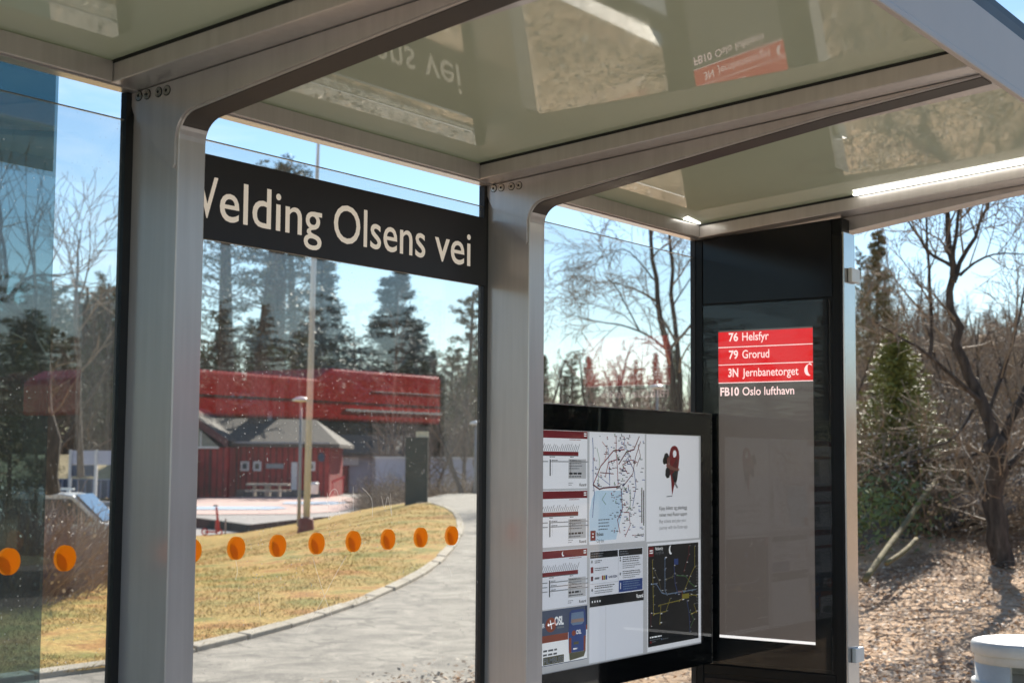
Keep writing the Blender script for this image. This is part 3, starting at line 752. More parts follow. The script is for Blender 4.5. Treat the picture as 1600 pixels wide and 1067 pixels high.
for k, c in enumerate(('ink_orange', 'ink_yellow', 'ink_blue')): p.rect((x0_+.075+k*.012, zt_-.098), (x0_+.085+k*.012, zt_-.083), c, 2)
p.text('NARVESEN', x0_+.118, zt_-.094, .008, .056, 'ink_navy', 2, .02)
icon(x0_+.014, zt_-.128, 'ink_grey'); p.greek(x0_+.03, zt_-.115, .13, 2, .003, 'ink_black', rng, .0065); p.greek(x0_+.03, zt_-.131, .13, 2, .003, 'ink_mid', rng, .0065)
icon(xm+.012, zt_-.030, 'ink_grey', .004); icon(xm+.012, zt_-.039, 'ink_black', .0035); p.greek(xm+.028, zt_-.028, .13, 3, .003, 'ink_black', rng, .0068); p.greek(xm+.028, zt_-.050, .13, 3, .003, 'ink_mid', rng, .0068)
icon(xm+.012, zt_-.084, 'ink_mid'); p.greek(xm+.028, zt_-.076, .13, 2, .003, 'ink_black', rng, .0068); p.greek(xm+.028, zt_-.090, .13, 2, .003, 'ink_mid', rng, .0068)
p.rect((xm+.003, zt_-.146), (x1_-.004, zt_-.106), 'ink_blue', 2)
p.rect((xm+.012, zt_-.136), (xm+.015, zt_-.114), 'ink_white', 3); p.greek(xm+.03, zt_-.111, .12, 4, .003, 'ink_sky', rng, .008, 3)
zt2 = zb_+.040
p.rect((x0_-.002, zb_+.002), (x1_+.004, zb_+.036), 'ink_black', 3)
p.text('Ruter#', x1_-.046, zb_+.013, .013, .046, 'ink_white', 4, .02)
for k in range(4): p.disc(x0_+.014+k*.016, zb_+.019, .004, 'ink_white', 4, 6)
p.build(label='travel information sheet with black header and blue box')
# blank sheet
p = Print(); p.rect((x0_-.002, zsb+.004), (x1_+.002, zb_-.001), 'paper_cool'); p.rect((x0_+.10, zsb+.004), (x0_+.102, zb_-.001), 'paper_grey', 1); p.build(label='blank pale sheet at the bottom of the case')
# night map
p = Print(); a, b = wx(1012, 900), xs1-.022; zt_, zb_ = wz(1050, 850)-.0, zsb+.020
p.rect((a-.004, zsb+.004), (xs1-.004, wz(1050, 846)), 'paper'); p.rect((a, zb_), (b, zt_), 'ink_black', 1)
def nm(x, y): return (a+(b-a)*x, YB-p.base-.0012, zb_+(zt_-zb_)*(1-y))
NL = [([(.08, .14), (.10, .68), (.34, .67), (.42, .55)], 'ink_yellow'), ([(.32, .13), (.32, .46), (.36, .50), (.95, .49)], 'ink_sky'), ([(.05, .38), (.15, .38), (.26, .48), (.36, .50)], 'ink_sky'),
      ([(.50, .22), (.52, .40), (.58, .52)], 'ink_blue'), ([(.55, .32), (.74, .34), (.80, .40), (.92, .46)], 'ink_green'), ([(.92, .04), (.92, .25), (.82, .35), (.72, .47)], 'ink_yellow'),
      ([(.20, .60), (.60, .58), (.84, .54), (.95, .55)], 'ink_yellow'), ([(.24, .60), (.22, .78)], 'ink_yellow'), ([(.76, .60), (.80, .72), (.82, .92)], 'ink_blue'), ([(.84, .74), (.95, .72), (.90, .64)], 'ink_yellow'),
      ([(.82, .70), (.90, .80), (.82, .88)], 'ink_green'), ([(.12, .25), (.20, .35), (.25, .46)], 'ink_olive'), ([(.34, .35), (.46, .33), (.50, .30)], 'ink_olive'), ([(.80, .03), (.80, .12), (.70, .28)], 'ink_darkred'),
      ([(.58, .49), (.66, .49), (.66, .58)], 'ink_orange'), ([(.05, .67), (.05, .80)], 'ink_darkred')]
for pts, c in NL: p.line([nm(*q) for q in pts], .0032, c, 2, True)
for pts, c in NL:
    for (x1, y1), (x2, y2) in zip(pts[:-1], pts[1:]):
        n_ = max(1, int(12*sqrt((x1-x2)**2+(y1-y2)**2)))
        for k in range(n_+1):
            q = nm(lerp(x1, x2, k/n_), lerp(y1, y2, k/n_)); l_ = rng.uniform(.006, .016)
            p.rect((q[0]+.002, q[2]), (q[0]+l_, q[2]+.0026), rng.choice(['ink_mid', 'ink_white', 'ink_mid', 'paper_grey']), 3)
            if rng.random() < .3: p.rect((q[0]-.003, q[2]-.005), (q[0]+.004, q[2]+.001), c, 4)
for k in range(14): q = nm(.97, .25+.03*k); p.rect((q[0]-.004, q[2]), (q[0]+.003, q[2]+.004), 'ink_mid', 3)
q0, q1 = nm(.66, .52), nm(.80, .57); p.rect((q0[0], q1[2]), (q1[0], q0[2]), 'ink_yellow', 4); q0, q1 = nm(.50, .15), nm(.58, .21); p.rect((q0[0], q1[2]), (q1[0], q0[2]), 'ink_blue', 4)
q0, q1 = nm(0.0, .01), nm(.10, .105); p.rect((q0[0]+.002, q1[2]), (q1[0], q0[2]), 'ink_red', 4); p.rect((q0[0]+.008, (q0[2]+q1[2])/2-.006), (q1[0]-.005, (q0[2]+q1[2])/2-.002), 'ink_white', 5); p.rect((q0[0]+.008, (q0[2]+q1[2])/2+.002), (q1[0]-.005, (q0[2]+q1[2])/2+.006), 'ink_white', 5)
q = nm(.13, .045); p.text('Nattbuss by', q[0], q[2], .012, .056, 'ink_white', 4, .01); q = nm(.13, .085); p.text('City night bus', q[0], q[2], .012, .062, 'ink_mid', 4, 0)
q = nm(.43, .055); p.disc(q[0], q[2], .016, 'ink_white', 4, 18, .8); p.disc(q[0]+.007, q[2]+.003, .014, 'ink_black', 5, 18, .8)
q = nm(.03, .90); p.greek(q[0], q[2], .13, 1, .005, 'ink_white', rng, lv=4); p.greek(q[0], q[2]-.010, .12, 1, .003, 'ink_mid', rng, lv=4)
q = nm(.03, .955); p.rect((q[0], q[2]-.004), (q[0]+.012, q[2]+.004), 'ink_red', 4); p.greek(q[0]+.016, q[2]+.002, .03, 1, .003, 'ink_mid', rng, lv=4); p.rect((q[0]+.08, q[2]+.002), (q[0]+.086, q[2]+.008), 'ink_sky', 4); p.greek(q[0]+.09, q[2]+.006, .05, 1, .003, 'ink_mid', rng, lv=4)
p.build(label='black night bus network map with coloured lines')

# ------------------------------------------------------------------ departure cabinet
XC = 5.11
cb = thing('display_cabinet', 'tall black cabinet with a lit red departure screen', 'departure display', (XC, -.3, 0))
mb = MB(); mb.box(XC+.004, XC+.078, -.604, -.001, 0.02, Z0+.84); mb.prism([(XC+.004, -.001, Z0+.8405), (XC+.004, -.604, Z0+.8405), (XC+.004, -.604, Z0+.900), (XC+.004, -.001, Z0+.862)], V((.074, 0, 0)))
mb.build('body', 'black_powder', cb, bevel=.003)
def slab(y0, y1, z0, z1, x0, x1, name, m, bevel=.0015, par=None):
    q = MB(); q.box(x0, x1, y0, y1, z0, z1); return q.build(name, m, par or cb, bevel=bevel)
slab(-.036, -.001, .05, Z0+.858, XC-.003, XC+.003, 'side_strip', 'black_powder')
q = MB(); q.prism([(XC-.002, -.0395, Z0+.612), (XC-.002, -.567, Z0+.612), (XC-.002, -.567, Z0+.896), (XC-.002, -.0395, Z0+.860)], V((.005, 0, 0))); q.build('upper_panel', 'black_enamel', cb, bevel=.0015)
slab(-.604, -.571, .05, Z0+.840, XC-.003, XC+.003, 'side_strip', 'black_powder')
slab(-.552, -.0395, Z0-.735, Z0+.600, XC-.001, XC+.003, 'door', 'black_powder')
scr = slab(-.4905, -.1045, Z0-.648, Z0+.5065, XC-.0018, XC-.0012, 'screen', 'screen_grey', 0)
def sbox(z0, z1, m, name, y0=-.4905, y1=-.1045, lift=.0008):
    q = MB(); q.box(XC-.0018-lift, XC-.0018-lift*.5, y0, y1, z0, z1); return q.build(name, m, scr)
def zs(py): return onX(1123, py, XC).z
zz = [zs(516+3.5), zs(543.4), zs(570.6), zs(598.6)]
for k in range(3):
    sbox(zz[k+1]+.002, zz[k]-(.002 if k else 0), 'screen_red', 'departure_row')
    sbox(zz[k+1]-.0015, zz[k+1]+.0015, 'screen_text', 'row_line', lift=.0012)
sbox(Z0-.648, Z0-.638, 'screen_edge', 'screen_edge')
SY = V((0, -1, 0))
for k, (a_, b_) in enumerate((('76', 'Helsfyr'), ('79', 'Grorud'), ('3N', 'Jernbanetorget'), ('FB10', 'Oslo lufthavn'))):
    q = MB(); zb_ = [zz[1]+.023, zz[2]+.023, zz[3]+.023, zz[3]-.048][k]
    h = .032
    yA = -onX([1139.5, 1139.5, 1138.5, 1126][k], 550, XC).y; yB = -onX([1154, 1154, 1154, 1155][k], 550, XC).y
    text_mb(q, a_, V((XC-.0035, -yA, zb_)), SY, ZZ, h, yB-yA, 0, .025)
    yA = -onX(1160.5, 550, XC).y; yB = -onX([1202, 1202.5, 1248, 1241][k], 550, XC).y
    text_mb(q, b_, V((XC-.0035, -yA, zb_)), SY, ZZ, h, yB-yA, 0, .008)
    if k == 2:
        yc = onX(1264.5, 583, XC).y; zc2 = zb_+.016; n_ = 16; o_ = []; i_ = []
        for j in range(n_+1):
            t = radians(45)+radians(255)*j/n_; o_.append((yc-.018*cos(t), zc2+.021*sin(t)))
        for j in range(n_+1):
            t = radians(45)+radians(255)*j/n_
            i_.append((yc-.018*cos(t)-(.014)*sin(pi*j/n_)*.9, zc2+.021*sin(t)+.008*sin(pi*j/n_)))
        q.build('departure_text', 'screen_text', scr); q = MB()
        for j in range(n_): q.face([(XC-.0035, *o_[j]), (XC-.0035, *o_[j+1]), (XC-.0035, *i_[j+1]), (XC-.0035, *i_[j])])
    q.build('moon_symbol' if k == 2 else 'departure_text', 'screen_text', scr)
slab(-.560, -.0395, Z0-.745, Z0+.604, XC-.0065, XC-.0042, 'cover_glass', 'clear_cover', 0)
slab(-.57, -.0395, Z0-.785, Z0-.750, XC-.004, XC+.003, 'sill', 'black_powder', .003)
slab(-.567, -.0395, .06, Z0-.80, XC-.002, XC+.003, 'lower_panel', 'black_enamel')
q = MB(); q.box(XC+.003, XC+.106, -.6125, -.6045, .02, Z0+.848); q.build('steel_side', 'brushed_steel', cb, bevel=.002)
for (za, zb_) in ((Z0+.672, Z0+.712), (Z0-.70, Z0-.66)):
    q = MB(); q.box(XC+.035, XC+.112, -.630, -.613, za-.006, zb_+.006); q.build('hinge', ['clip_white'], cb, bevel=.003)

# tinted glass screen behind the left bay
xt = onY(92, 120, .35).x
tg = thing('tinted_screen', 'teal tinted glass screen standing behind the left shelter pane', 'glass screen', (xt-.8, .35, 0))
mb = MB(); mb.box(xt-1.3, xt, .35, .36, .02, 2.75); mb.build('glass_sheet', 'tinted_glass', tg)
zd = onY(90, 268, .35).z
simple('lower_band', (.10, .17, .18), .4, var=.25)
simple('dark_band', (.14, .33, .40), .4, var=.1)
mb = MB(); mb.box(xt-1.3, xt, .361, .366, zd+.115, 2.748); mb.build('top_band', 'tinted_glass', tg)
mb = MB(); mb.box(xt-1.3, xt, .361, .366, zd, zd+.1145); mb.build('lower_band', 'smoked_glass', tg)

# ------------------------------------------------------------------ white bin beside shelter
vb = 7.6
c = at(1603, 1003, vb); zc = c.z
bn = thing('litter_bin', 'round white bin with open sides right of the shelter', 'bin', (c.x, c.y, 0))
R_ = .27
mb = MB(); mb.lathe((c.x, c.y, zc), [(0, .012), (R_-.03, .012), (R_-.008, .006), (R_, -.008), (R_, -.05), (R_-.006, -.056), (R_-.03, -.056), (0, -.056)], 48)
mb.build('lid', 'cast_white', bn, True)
phi0 = math.atan2(CAM.y-c.y, CAM.x-c.x)
for a0, a1_ in ((-104, -18), (58, 104), (150, 214)):
    mb = MB(); t0 = phi0+radians(a0); t1 = phi0+radians(a1_); r1, r2 = R_-.02, R_-.05
    mb.lathe((c.x, c.y, 0), [(r1, .0), (r1, zc-.057), (r2, zc-.057), (r2, 0), (r1, 0)], 14, 0, t0, t1)
    for t in (t0, t1): mb.face([(c.x+r*cos(t), c.y+r*sin(t), z) for r, z in ((r1, 0), (r1, zc-.057), (r2, zc-.057), (r2, 0))])
    mb.build('side_panel', 'cast_white', bn, True)
mb = MB(); mb.lathe((c.x, c.y, zc-.19), [(0, .0), (R_-.0, 0), (R_, -.012), (R_, -.03), (0, -.03)], 40); mb.build('inner_shelf', 'cast_white', bn, True)
mb = MB(); mb.lathe((c.x, c.y, zc-.10), [(R_-.0185, .043), (R_-.0185, .0), (R_-.05, .0), (R_-.05, .043)], 40); mb.build('rim', 'cast_white', bn, True)

# ================================================================== SETTING
def grid_coords(lo, hi, dense_lo, dense_hi, step, growth=1.16):
    xs = []; x = dense_lo
    while x <= dense_hi: xs.append(x); x += step
    s = step; x = dense_hi
    while x < hi: s *= growth; x += s; xs.append(x)
    s = step; x = dense_lo
    while x > lo: s *= growth; x -= s; xs.insert(0, x)
    return xs
us = grid_coords(-420, 420, -14, 30, .7); vs = grid_coords(-260, 700, 8, 60, .7)
mb = MB()
for v_ in vs:
    for u_ in us:
        x, y = xy(u_, v_); mb.v.append((x, y, tz(x, y)-.03))
n_ = len(us)
for j in range(len(vs)-1):
    for i in range(n_-1): mb.f.append((j*n_+i, j*n_+i+1, (j+1)*n_+i+1, (j+1)*n_+i))
mb.m = [0]*len(mb.f)
tag(mb.build('ground', 'litter', None, True), kind='structure')

def inside(p, poly):
    c_ = False; n = len(poly); j = n-1
    for i in range(n):
        xi, yi = poly[i]; xj, yj = poly[j]
        if (yi > p[1]) != (yj > p[1]) and p[0] < (xj-xi)*(p[1]-yi)/(yj-yi)+xi: c_ = not c_
        j = i
    return c_
def sheet(name, poly, sp, mat, dz):
    P = [V(p) for p in poly]; n = len(P)
    dense = []
    for i in range(n):
        a, b = P[i], P[(i+1) % n]; k = max(1, int((b-a).length/sp))
        for q in range(k): dense.append(a.lerp(b, q/k))
    m = len(dense); edges = [(i, (i+1) % m) for i in range(m)]
    x0 = min(p.x for p in P); x1 = max(p.x for p in P); y0 = min(p.y for p in P); y1 = max(p.y for p in P)
    pts = list(dense); pl = [(p.x, p.y) for p in P]
    y = y0
    while y < y1:
        x = x0
        while x < x1:
            if inside((x, y), pl): pts.append(V((x, y)))
            x += sp
        y += sp
    vo, eo, fo, *_ = delaunay_2d_cdt(pts, edges, [], 1, 1e-4)
    mb = MB(); mb.v = [(p.x, p.y, tz(p.x, p.y)+dz) for p in vo]; mb.f = [tuple(f) for f in fo]; mb.m = [0]*len(mb.f)
    return tag(mb.build(name, mat, None, True), kind='structure')
kerb_px = [(-330, 1108), (-150, 1085), (0, 1066), (90, 1054), (170, 1045), (240, 1031), (305, 1016), (350, 1005), (400, 993), (440, 982), (480, 971), (520, 957), (560, 944), (600, 928), (640, 909),
           (670, 892), (692, 875), (708, 858), (718, 842), (723, 828), (722, 814), (714, 802), (700, 793), (680, 788), (655, 786)]
K = [G(*p) for p in kerb_px]
# smooth the kerb line
K = chaikin(K, 2)
K2 = [(p.x, p.y) for p in K]
far_l = [(640, 786), (600, 791), (560, 798), (480, 815), (400, 829), (313, 837), (190, 845), (90, 850), (0, 855), (-150, 862), (-330, 870)]
LW = [(p.x, p.y) for p in (G(*q) for q in far_l)]
sheet('lawn', K2+LW, .8, 'lawn', .02)
far_p = [(600, 789), (575, 783), (600, 775), (660, 769), (700, 767), (760, 762)]
FP = [(p.x, p.y) for p in (G(*q) for q in far_p)]
near = [(60, 34), (40, 22.5), (28, 13.6), (21, 9.2), (15, 5.6), (10, 4.2), (4, 4.0), (-4, 4.2), (-14, 4.4), (-16, 14)]
sheet('path', K2+FP+near, .8, 'old_asphalt', -.012)
pl_px = [(-330, 869), (-150, 861), (0, 854), (90, 849), (190, 844), (313, 836), (400, 828), (480, 814), (560, 797), (600, 790), (574, 783), (600, 774), (560, 772), (400, 772), (200, 773), (60, 774), (-330, 780)]
PLZ = [(p.x, p.y) for p in (G(*q) for q in pl_px)]
sheet('plaza', PLZ, 2.0, 'plaza_asphalt', -.008)
ct = [(230, 803), (330, 804), (470, 803), (530, 799), (566, 790), (570, 779), (520, 775), (400, 776), (250, 777)]
sheet('court', [(p.x, p.y) for p in (G(*q) for q in ct)], 2.0, 'court_paint', .02)
for cb_ in ([(250, 797), (420, 797), (450, 795), (435, 792), (330, 792), (250, 793)], [(440, 788), (520, 789), (548, 786), (520, 784), (445, 785)]):
    sheet('court_marking', [(p.x, p.y) for p in (G(*q) for q in cb_)], 2.0, 'court_blue', .05)
# kerb stones
mb = MB(); L_ = 0; acc = []
cum = [0]
for a, b in zip(K[:-1], K[1:]): cum.append(cum[-1]+(b-a).length)
def kpt(s):
    for i in range(1, len(cum)):
        if s <= cum[i]: return K[i-1].lerp(K[i], (s-cum[i-1])/(cum[i]-cum[i-1]+1e-9))
    return K[-1]
s = 0; rk = random.Random(5)
while s < cum[-1]-.5:
    a, b = kpt(s+.02), kpt(min(s+.95, cum[-1])-.02); d = (b-a); d.z = 0
    if d.length > .1:
        d.normalize(); q = V((-d.y, d.x, 0)); h = .045+rk.uniform(-.008, .008); off = rk.uniform(-.012, .012)
        P = []
        for zt_ in (-.10, h):
            for p_, o_ in ((a, -.02), (b, -.02), (b, .12), (a, .12)):
                P.append(p_+q*(o_+off)+ZZ*(zt_-(.015 if (o_ < 0 and zt_ > 0) else 0)))
        mb.hexa(P)
    s += .95
tag(mb.build('kerb', 'kerb_stone', None, bevel=.012), kind='structure')
# road and pavement on the camera side
mb = MB(); mb.box(-120, 120, -17, -3.6, -.05, -.004); tag(mb.build('road', 'road_asphalt'), kind='structure')
mb = MB(); mb.box(-150, 150, -60, -17.2, -.05, -.006); tag(mb.build('verge', 'verge_grass'), kind='structure')  # unseen dark sheet added so the panes mirror less brightness
mb = MB(); mb.box(-60, 60, -3.6, .35, -.05, .0); tag(mb.build('pavement', 'pavement'), kind='structure')

mb = MB(); mb.box(.5, 6.0, -1.75, .30, -.04, .006); tag(mb.build('shelter_floor', 'floor_slab'), kind='structure')  # unseen dark slab added to keep bounce light off the arm undersides
# ------------------------------------------------------------------ vegetation
def ramify(mb, pts, radii, rng, lv, n, ln, ang=.9, mi=0, droop=0, nseg=4, up=.1, rmin=.004, t0=.25, sides=(5, 4, 3, 3)):
    """draw the limb and grow sub-branches off it"""
    depth = len(sides)-1-lv
    mb.tube(pts, radii, sides[max(0, min(3, 3-lv))], mi, False)
    if lv <= 0: return
    N = len(pts)-1
    for k in range(n):
        t = t0+(1-t0)*(k+rng.random())/n; f = t*N; i = min(N-1, int(f)); fr = f-i
        p = pts[i].lerp(pts[i+1], fr); r = lerp(radii[i], radii[i+1], fr)
        d = (pts[i+1]-pts[i]).normalized()
        o = V((rng.gauss(0, 1), rng.gauss(0, 1), rng.gauss(0, 1))); o = (o-d*o.dot(d))
        if o.length < 1e-3: continue
        o.normalize(); a = ang*rng.uniform(.6, 1.2)
        dd = (d*cos(a)+o*sin(a)); l = ln*rng.uniform(.6, 1.15)*(1-.45*t)
        Q = [p]; cur = p
        for j in range(nseg):
            dd = (dd+V((rng.gauss(0, .16), rng.gauss(0, .16), rng.gauss(0, .12)+up-droop*(j/nseg)*1.0))).normalized()
            cur = cur+dd*(l/nseg); Q.append(cur)
        r0 = max(rmin, min(r*.62, l*.022+rmin)); R = [lerp(r0, rmin*.7, j/nseg) for j in range(nseg+1)]
        ramify(mb, Q, R, rng, lv-1, n if lv > 1 else n, ln*.48, ang, mi, droop, max(2, nseg-1), up, rmin, .15, sides)

def mesh_only(mb, name, mats, smooth=False):
    o = mb.build(name, mats, None, smooth); me = o.data; bpy.data.objects.remove(o); return me
def bare_tree_meshes(seed, H, lv=3, n=7, spread=.38, rmin=.010, droop=0, stems=1, lean=0):
    rng = random.Random(seed); tr = MB(); cr = MB()
    for s_ in range(stems):
        pts = []; p = V((rng.uniform(-.1, .1)*stems, rng.uniform(-.1, .1)*stems, -.3)); d = V((rng.gauss(0, .08)*stems, rng.gauss(0, .08)*stems, 1)).normalized()
        N = 9
        for i in range(N+1):
            pts.append(p.copy()); d = (d+V((rng.gauss(0, .06), rng.gauss(0, .06), .06))).normalized(); p = p+d*(H/N)
        rad = [H*.016*(1-i/N)**.8+rmin for i in range(N+1)]; rad[0] *= 1.25
        tr.tube(pts, rad, 7, 0, False)
        for k in range(int(n*3)):
            t = .22+.76*k/(n*3); f = t*N; i = min(N-1, int(f)); b = pts[i].lerp(pts[i+1], f-i)
            az = rng.uniform(0, 2*pi); el = rng.uniform(.35, .95); l = H*spread*(1.15-t)*rng.uniform(.6, 1.1)
            dd = V((cos(az)*cos(el), sin(az)*cos(el), sin(el))); Q = [b]; c_ = b
            for j in range(5):
                dd = (dd+V((rng.gauss(0, .13), rng.gauss(0, .13), rng.gauss(0, .1)+.05-droop*j*.12))).normalized(); c_ = c_+dd*l/5; Q.append(c_)
            r0 = rad[i]*.5; R = [lerp(r0, rmin*.8, j/5) for j in range(6)]
            ramify(cr, Q, R, rng, lv-1, n, l*.5, .75, 0, droop, 3, .06, rmin*.75, .2)
    return tr, cr
def needle_clump(mb, c, r, k, rng, ln, w, mi=0, flat=.6):
    for _ in range(k):
        o = V((rng.gauss(0, r*.5), rng.gauss(0, r*.5), rng.gauss(0, r*.5*flat))); d = V((rng.gauss(0, 1), rng.gauss(0, 1), rng.gauss(0, .7))).normalized()
        s_ = d.orthogonal().normalized(); s_.rotate(Matrix.Rotation(rng.uniform(0, 6.28), 3, d)); a = c+o
        mb.face([a-s_*w, a+s_*w, a+d*ln*rng.uniform(.6, 1.2)], mi)
def pine_meshes(seed, H, bare=.45, needle=.34, cone=False):
    rng = random.Random(seed); tr = MB(); cr = MB(); N = 8; pts = []; p = V((0, 0, -.5)); d = V((0, 0, 1))
    for i in range(N+1):
        pts.append(p.copy()); d = (d+V((rng.gauss(0, .025), rng.gauss(0, .025), .1))).normalized(); p = p+d*(H/N)
    rad = [H*(.014 if cone else .0175 if bare < .4 else .032)*(1-.7*i/N) for i in range(N+1)]; tr.tube(pts, rad, 8, 0, False)
    n = 110 if cone else 62
    for k in range(n):
        t = bare*.55+(1-bare*.55)*k/n; f = t*N; i = min(N-1, int(f)); b = pts[i].lerp(pts[i+1], f-i)
        az = k*2.4+rng.uniform(-.5, .5); dead = t < bare and rng.random() < .8
        l = H*(.20 if not dead else .13)*rng.uniform(.5, 1.1)*(1.25-.85*t if t > .6 else .85)
        if cone: az += rng.uniform(-1, 1); l = H*.19*(1.08-t)*rng.uniform(.7, 1.2)+.2
        dd = V((cos(az), sin(az), rng.uniform(-.45, .75) if cone else rng.uniform(-.1, .5))).normalized(); Q = [b]; c_ = b
        for j in range(5):
            dd = (dd+V((rng.gauss(0, .15), rng.gauss(0, .15), rng.gauss(0, .12)+.04))).normalized(); c_ = c_+dd*l/5; Q.append(c_)
        R = [lerp(.06, .015, j/5) for j in range(6)]
        ramify(tr, Q, R, rng, 1, 4, l*.4, .8, 0, 0, 3, .05, .012)
        if dead: continue
        for j in range(2, 6):
            for q in range(3 if bare < .4 else 2):
                cc = Q[j]+V((rng.gauss(0, l*.12), rng.gauss(0, l*.12), rng.gauss(0, l*(.16 if cone else .07))))
                needle_clump(cr, cc, l*(.22 if cone else .16), 16 if bare < .4 else 10, rng, needle, needle*.13)
    return tr, cr
def spruce_meshes(seed, H, w=.16, needle=.38, dens=1.0):
    rng = random.Random(seed); tr = MB(); cr = MB()
    tr.tube([V((0, 0, -.5)), V((0, 0, H*.5)), V((0, 0, H))], [H*.013, H*.008, .02], 7, 0, False)
    n = int(120*dens)
    for k in range(n):
        t = .06+.93*k/n; az = k*2.399+rng.uniform(-.4, .4); l = H*w*(1-t)**.85*rng.uniform(.65, 1.2)+.15
        b = V((0, 0, H*t)); dr = lerp(-.35, .35, t)
        dd = V((cos(az), sin(az), dr)).normalized(); m = max(3, int(l/.28))
        tip = b+dd*l
        tr.tube([b, b+dd*l*.6-V((0, 0, l*.05)), tip-V((0, 0, l*.05))], [.03, .018, .006], 3, 0, False)
        for j in range(m):
            f = (j+.6)/m; c_ = b+dd*l*f+V((0, 0, -l*.1*sin(f*2)))
            needle_clump(cr, c_, .12+.10*l*(1-f*.5), int(11*dens)+4, rng, needle, needle*.16, 0, .5)
    return tr, cr
def place(name, meshes, mats, loc, scale, rz, label, cat, group, parts=('trunk', 'crown'), sz=None):
    r = bpy.data.objects.new(name, None); COL.objects.link(r); r.location = loc; r.scale = (scale, scale, sz or scale); r.rotation_euler = (0, 0, rz)
    tag(r, label, cat, group)
    for nm_, me in zip(parts, meshes):
        if me is None: continue
        o = bpy.data.objects.new(nm_, me); COL.objects.link(o); o.parent = r
    return r
def M2(t, mats): return [mesh_only(t[0], 'trunk', mats[0]), mesh_only(t[1], 'crown', mats[1])]
PINE = [M2(pine_meshes(s_, 20, b), ('bark', 'needles_blue' if s_ == 2 else 'needles')) for s_, b in ((1, .5), (2, .42), (3, .3))]
FIR = M2(pine_meshes(5, 19, .12, .36, True), ('bark', 'needles_blue'))
SPR = [M2(spruce_meshes(s_, 18), ('bark_dark', 'needles' if s_ != 12 else 'needles_blue')) for s_ in (11, 12)]
SPRL = M2(spruce_meshes(14, 9, .22, .16, 2.2), ('bark_dark', 'needles_light'))
FIRO = M2(pine_meshes(6, 19, .12, .32, True), ('bark', 'needles_olive'))
BARE = [M2(bare_tree_meshes(s_, 12, 3, 5, rmin=.012, stems=st), ('bark', 'twig_grey')) for s_, st in ((21, 1), (22, 2), (23, 3))]
BARE2 = [M2(bare_tree_meshes(s_, 6, 3, 5, .42, rmin=.007, stems=st), ('bark_dark', 'twig_brown' if s_ != 26 else 'twig_grey')) for s_, st in ((25, 2), (26, 3), (27, 2))]
BARER = M2(bare_tree_meshes(24, 10, 3, 6, rmin=.014), ('bark_dark', 'twig_red'))

def gz(p): return V((p.x, p.y, tz(p.x, p.y)))
def at_uv(px, v_):
    d = ray(px, 700); t = v_; p = CAM+d*t; return V((p.x, p.y, tz(p.x, p.y)))
def height_for(loc, px, ytop):
    v_ = uv(loc.x, loc.y)[1]; return at(px, ytop, v_/FW.dot(FH)*1.0).z-loc.z
DONE = {}
def tree(kind, px, v_, ytop, base_H, seed, label, cat='tree', group=None, name=None, wf=1.0):
    loc = at_uv(px, v_); H = height_for(loc, px, ytop); s_ = max(.15, H/base_H)
    return place(name or cat+'_tree', kind, None, loc, s_*wf, seed*1.7, label, cat, group, sz=s_)
# the pines seen over the red building
pine_spec = [(345, 122, 250, 0, 'pine with bare lower trunk, leftmost of the tall ones above the red building'),
             (398, 118, 235, 1, 'tall thick pine trunk rising in the middle above the red building roof'),
             (432, 120, 240, 0, 'tall pine close right of the thick middle pine above the roof')]
for i, (px, v_, yt, k, lab) in enumerate(pine_spec): tree(PINE[k], px, v_, yt, 20, i+3, lab, 'pine', 'tall pines behind the red building', 'pine_tree', 1.15)
tree(FIR, 500, 150, 380, 19, 5, 'blue green spruce just right of the white flagpole', 'spruce', None, 'spruce_tree', 1.3)
tree(PINE[1], 462, 135, 330, 20, 6, 'blue green pine behind the white flagpole', 'pine', None, 'pine_tree', .8)
tree(FIR, 600, 150, 418, 19, 7, 'broad blue green spruce standing alone in the gap of sky', 'spruce', None, 'spruce_tree', 1.7)
tree(BARE[0], 612, 110, 440, 12, 8, 'bare leafless tree in front of the broad blue green spruce', 'tree', None, 'bare_tree', .7)
tree(FIR, 663, 150, 488, 19, 9, 'small spruce right of the broad blue green one', 'spruce', None, 'spruce_tree', 1.5)
tree(PINE[2], 725, 105, 446, 20, 10, 'brownish green pine at the right edge of the middle pane', 'pine', None, 'pine_tree', .95)
tree(BARE[1], 735, 70, 520, 12, 12, 'bare branching tree beside the path at the right edge of the middle pane', 'tree', None, 'bare_tree', 1.0)
# forest belt
rf = random.Random(77)
GB = 'trees of the far forest belt'
def belt(x0, x1, n, vr, yt, kinds, tagtxt, wf=1.0):
    for i in range(n):
        px = lerp(x0, x1, (i+rf.uniform(.2, .8))/n); v_ = rf.uniform(*vr); k = rf.choice(kinds); y = yt+rf.uniform(-28, 30)
        src, bh, nm_, cat = {'f': (SPR[0], 18, 'spruce_tree', 'spruce'), 'p': (PINE[2], 20, 'pine_tree', 'pine'), 'q': (PINE[0], 20, 'pine_tree', 'pine'), 's': (SPR[0], 18, 'spruce_tree', 'spruce'), 'b': (BARE[rf.randint(0, 2)], 12, 'bare_tree', 'tree'),
                             'r': (BARER, 10, 'bare_tree', 'tree')}[k]
        lab = {'f': 'broad dark spruce', 'p': 'dense green pine', 'q': 'thin pine with bare trunk', 's': 'dark green spruce', 'b': 'leafless grey brown tree', 'r': 'leafless reddish brown tree'}[k]+' '+tagtxt
        tree(src, px, v_, y, bh, rf.uniform(0, 6), lab, cat, lab, nm_, rf.uniform(.8, 1.2)*wf)
belt(-60, 200, 34, (126, 165), 455, 'ppqbbqb', 'in the forest belt seen through the left pane', 1.2)
belt(20, 190, 5, (124, 132), 450, 'bbb', 'at the front of the forest left of the first post', .9)
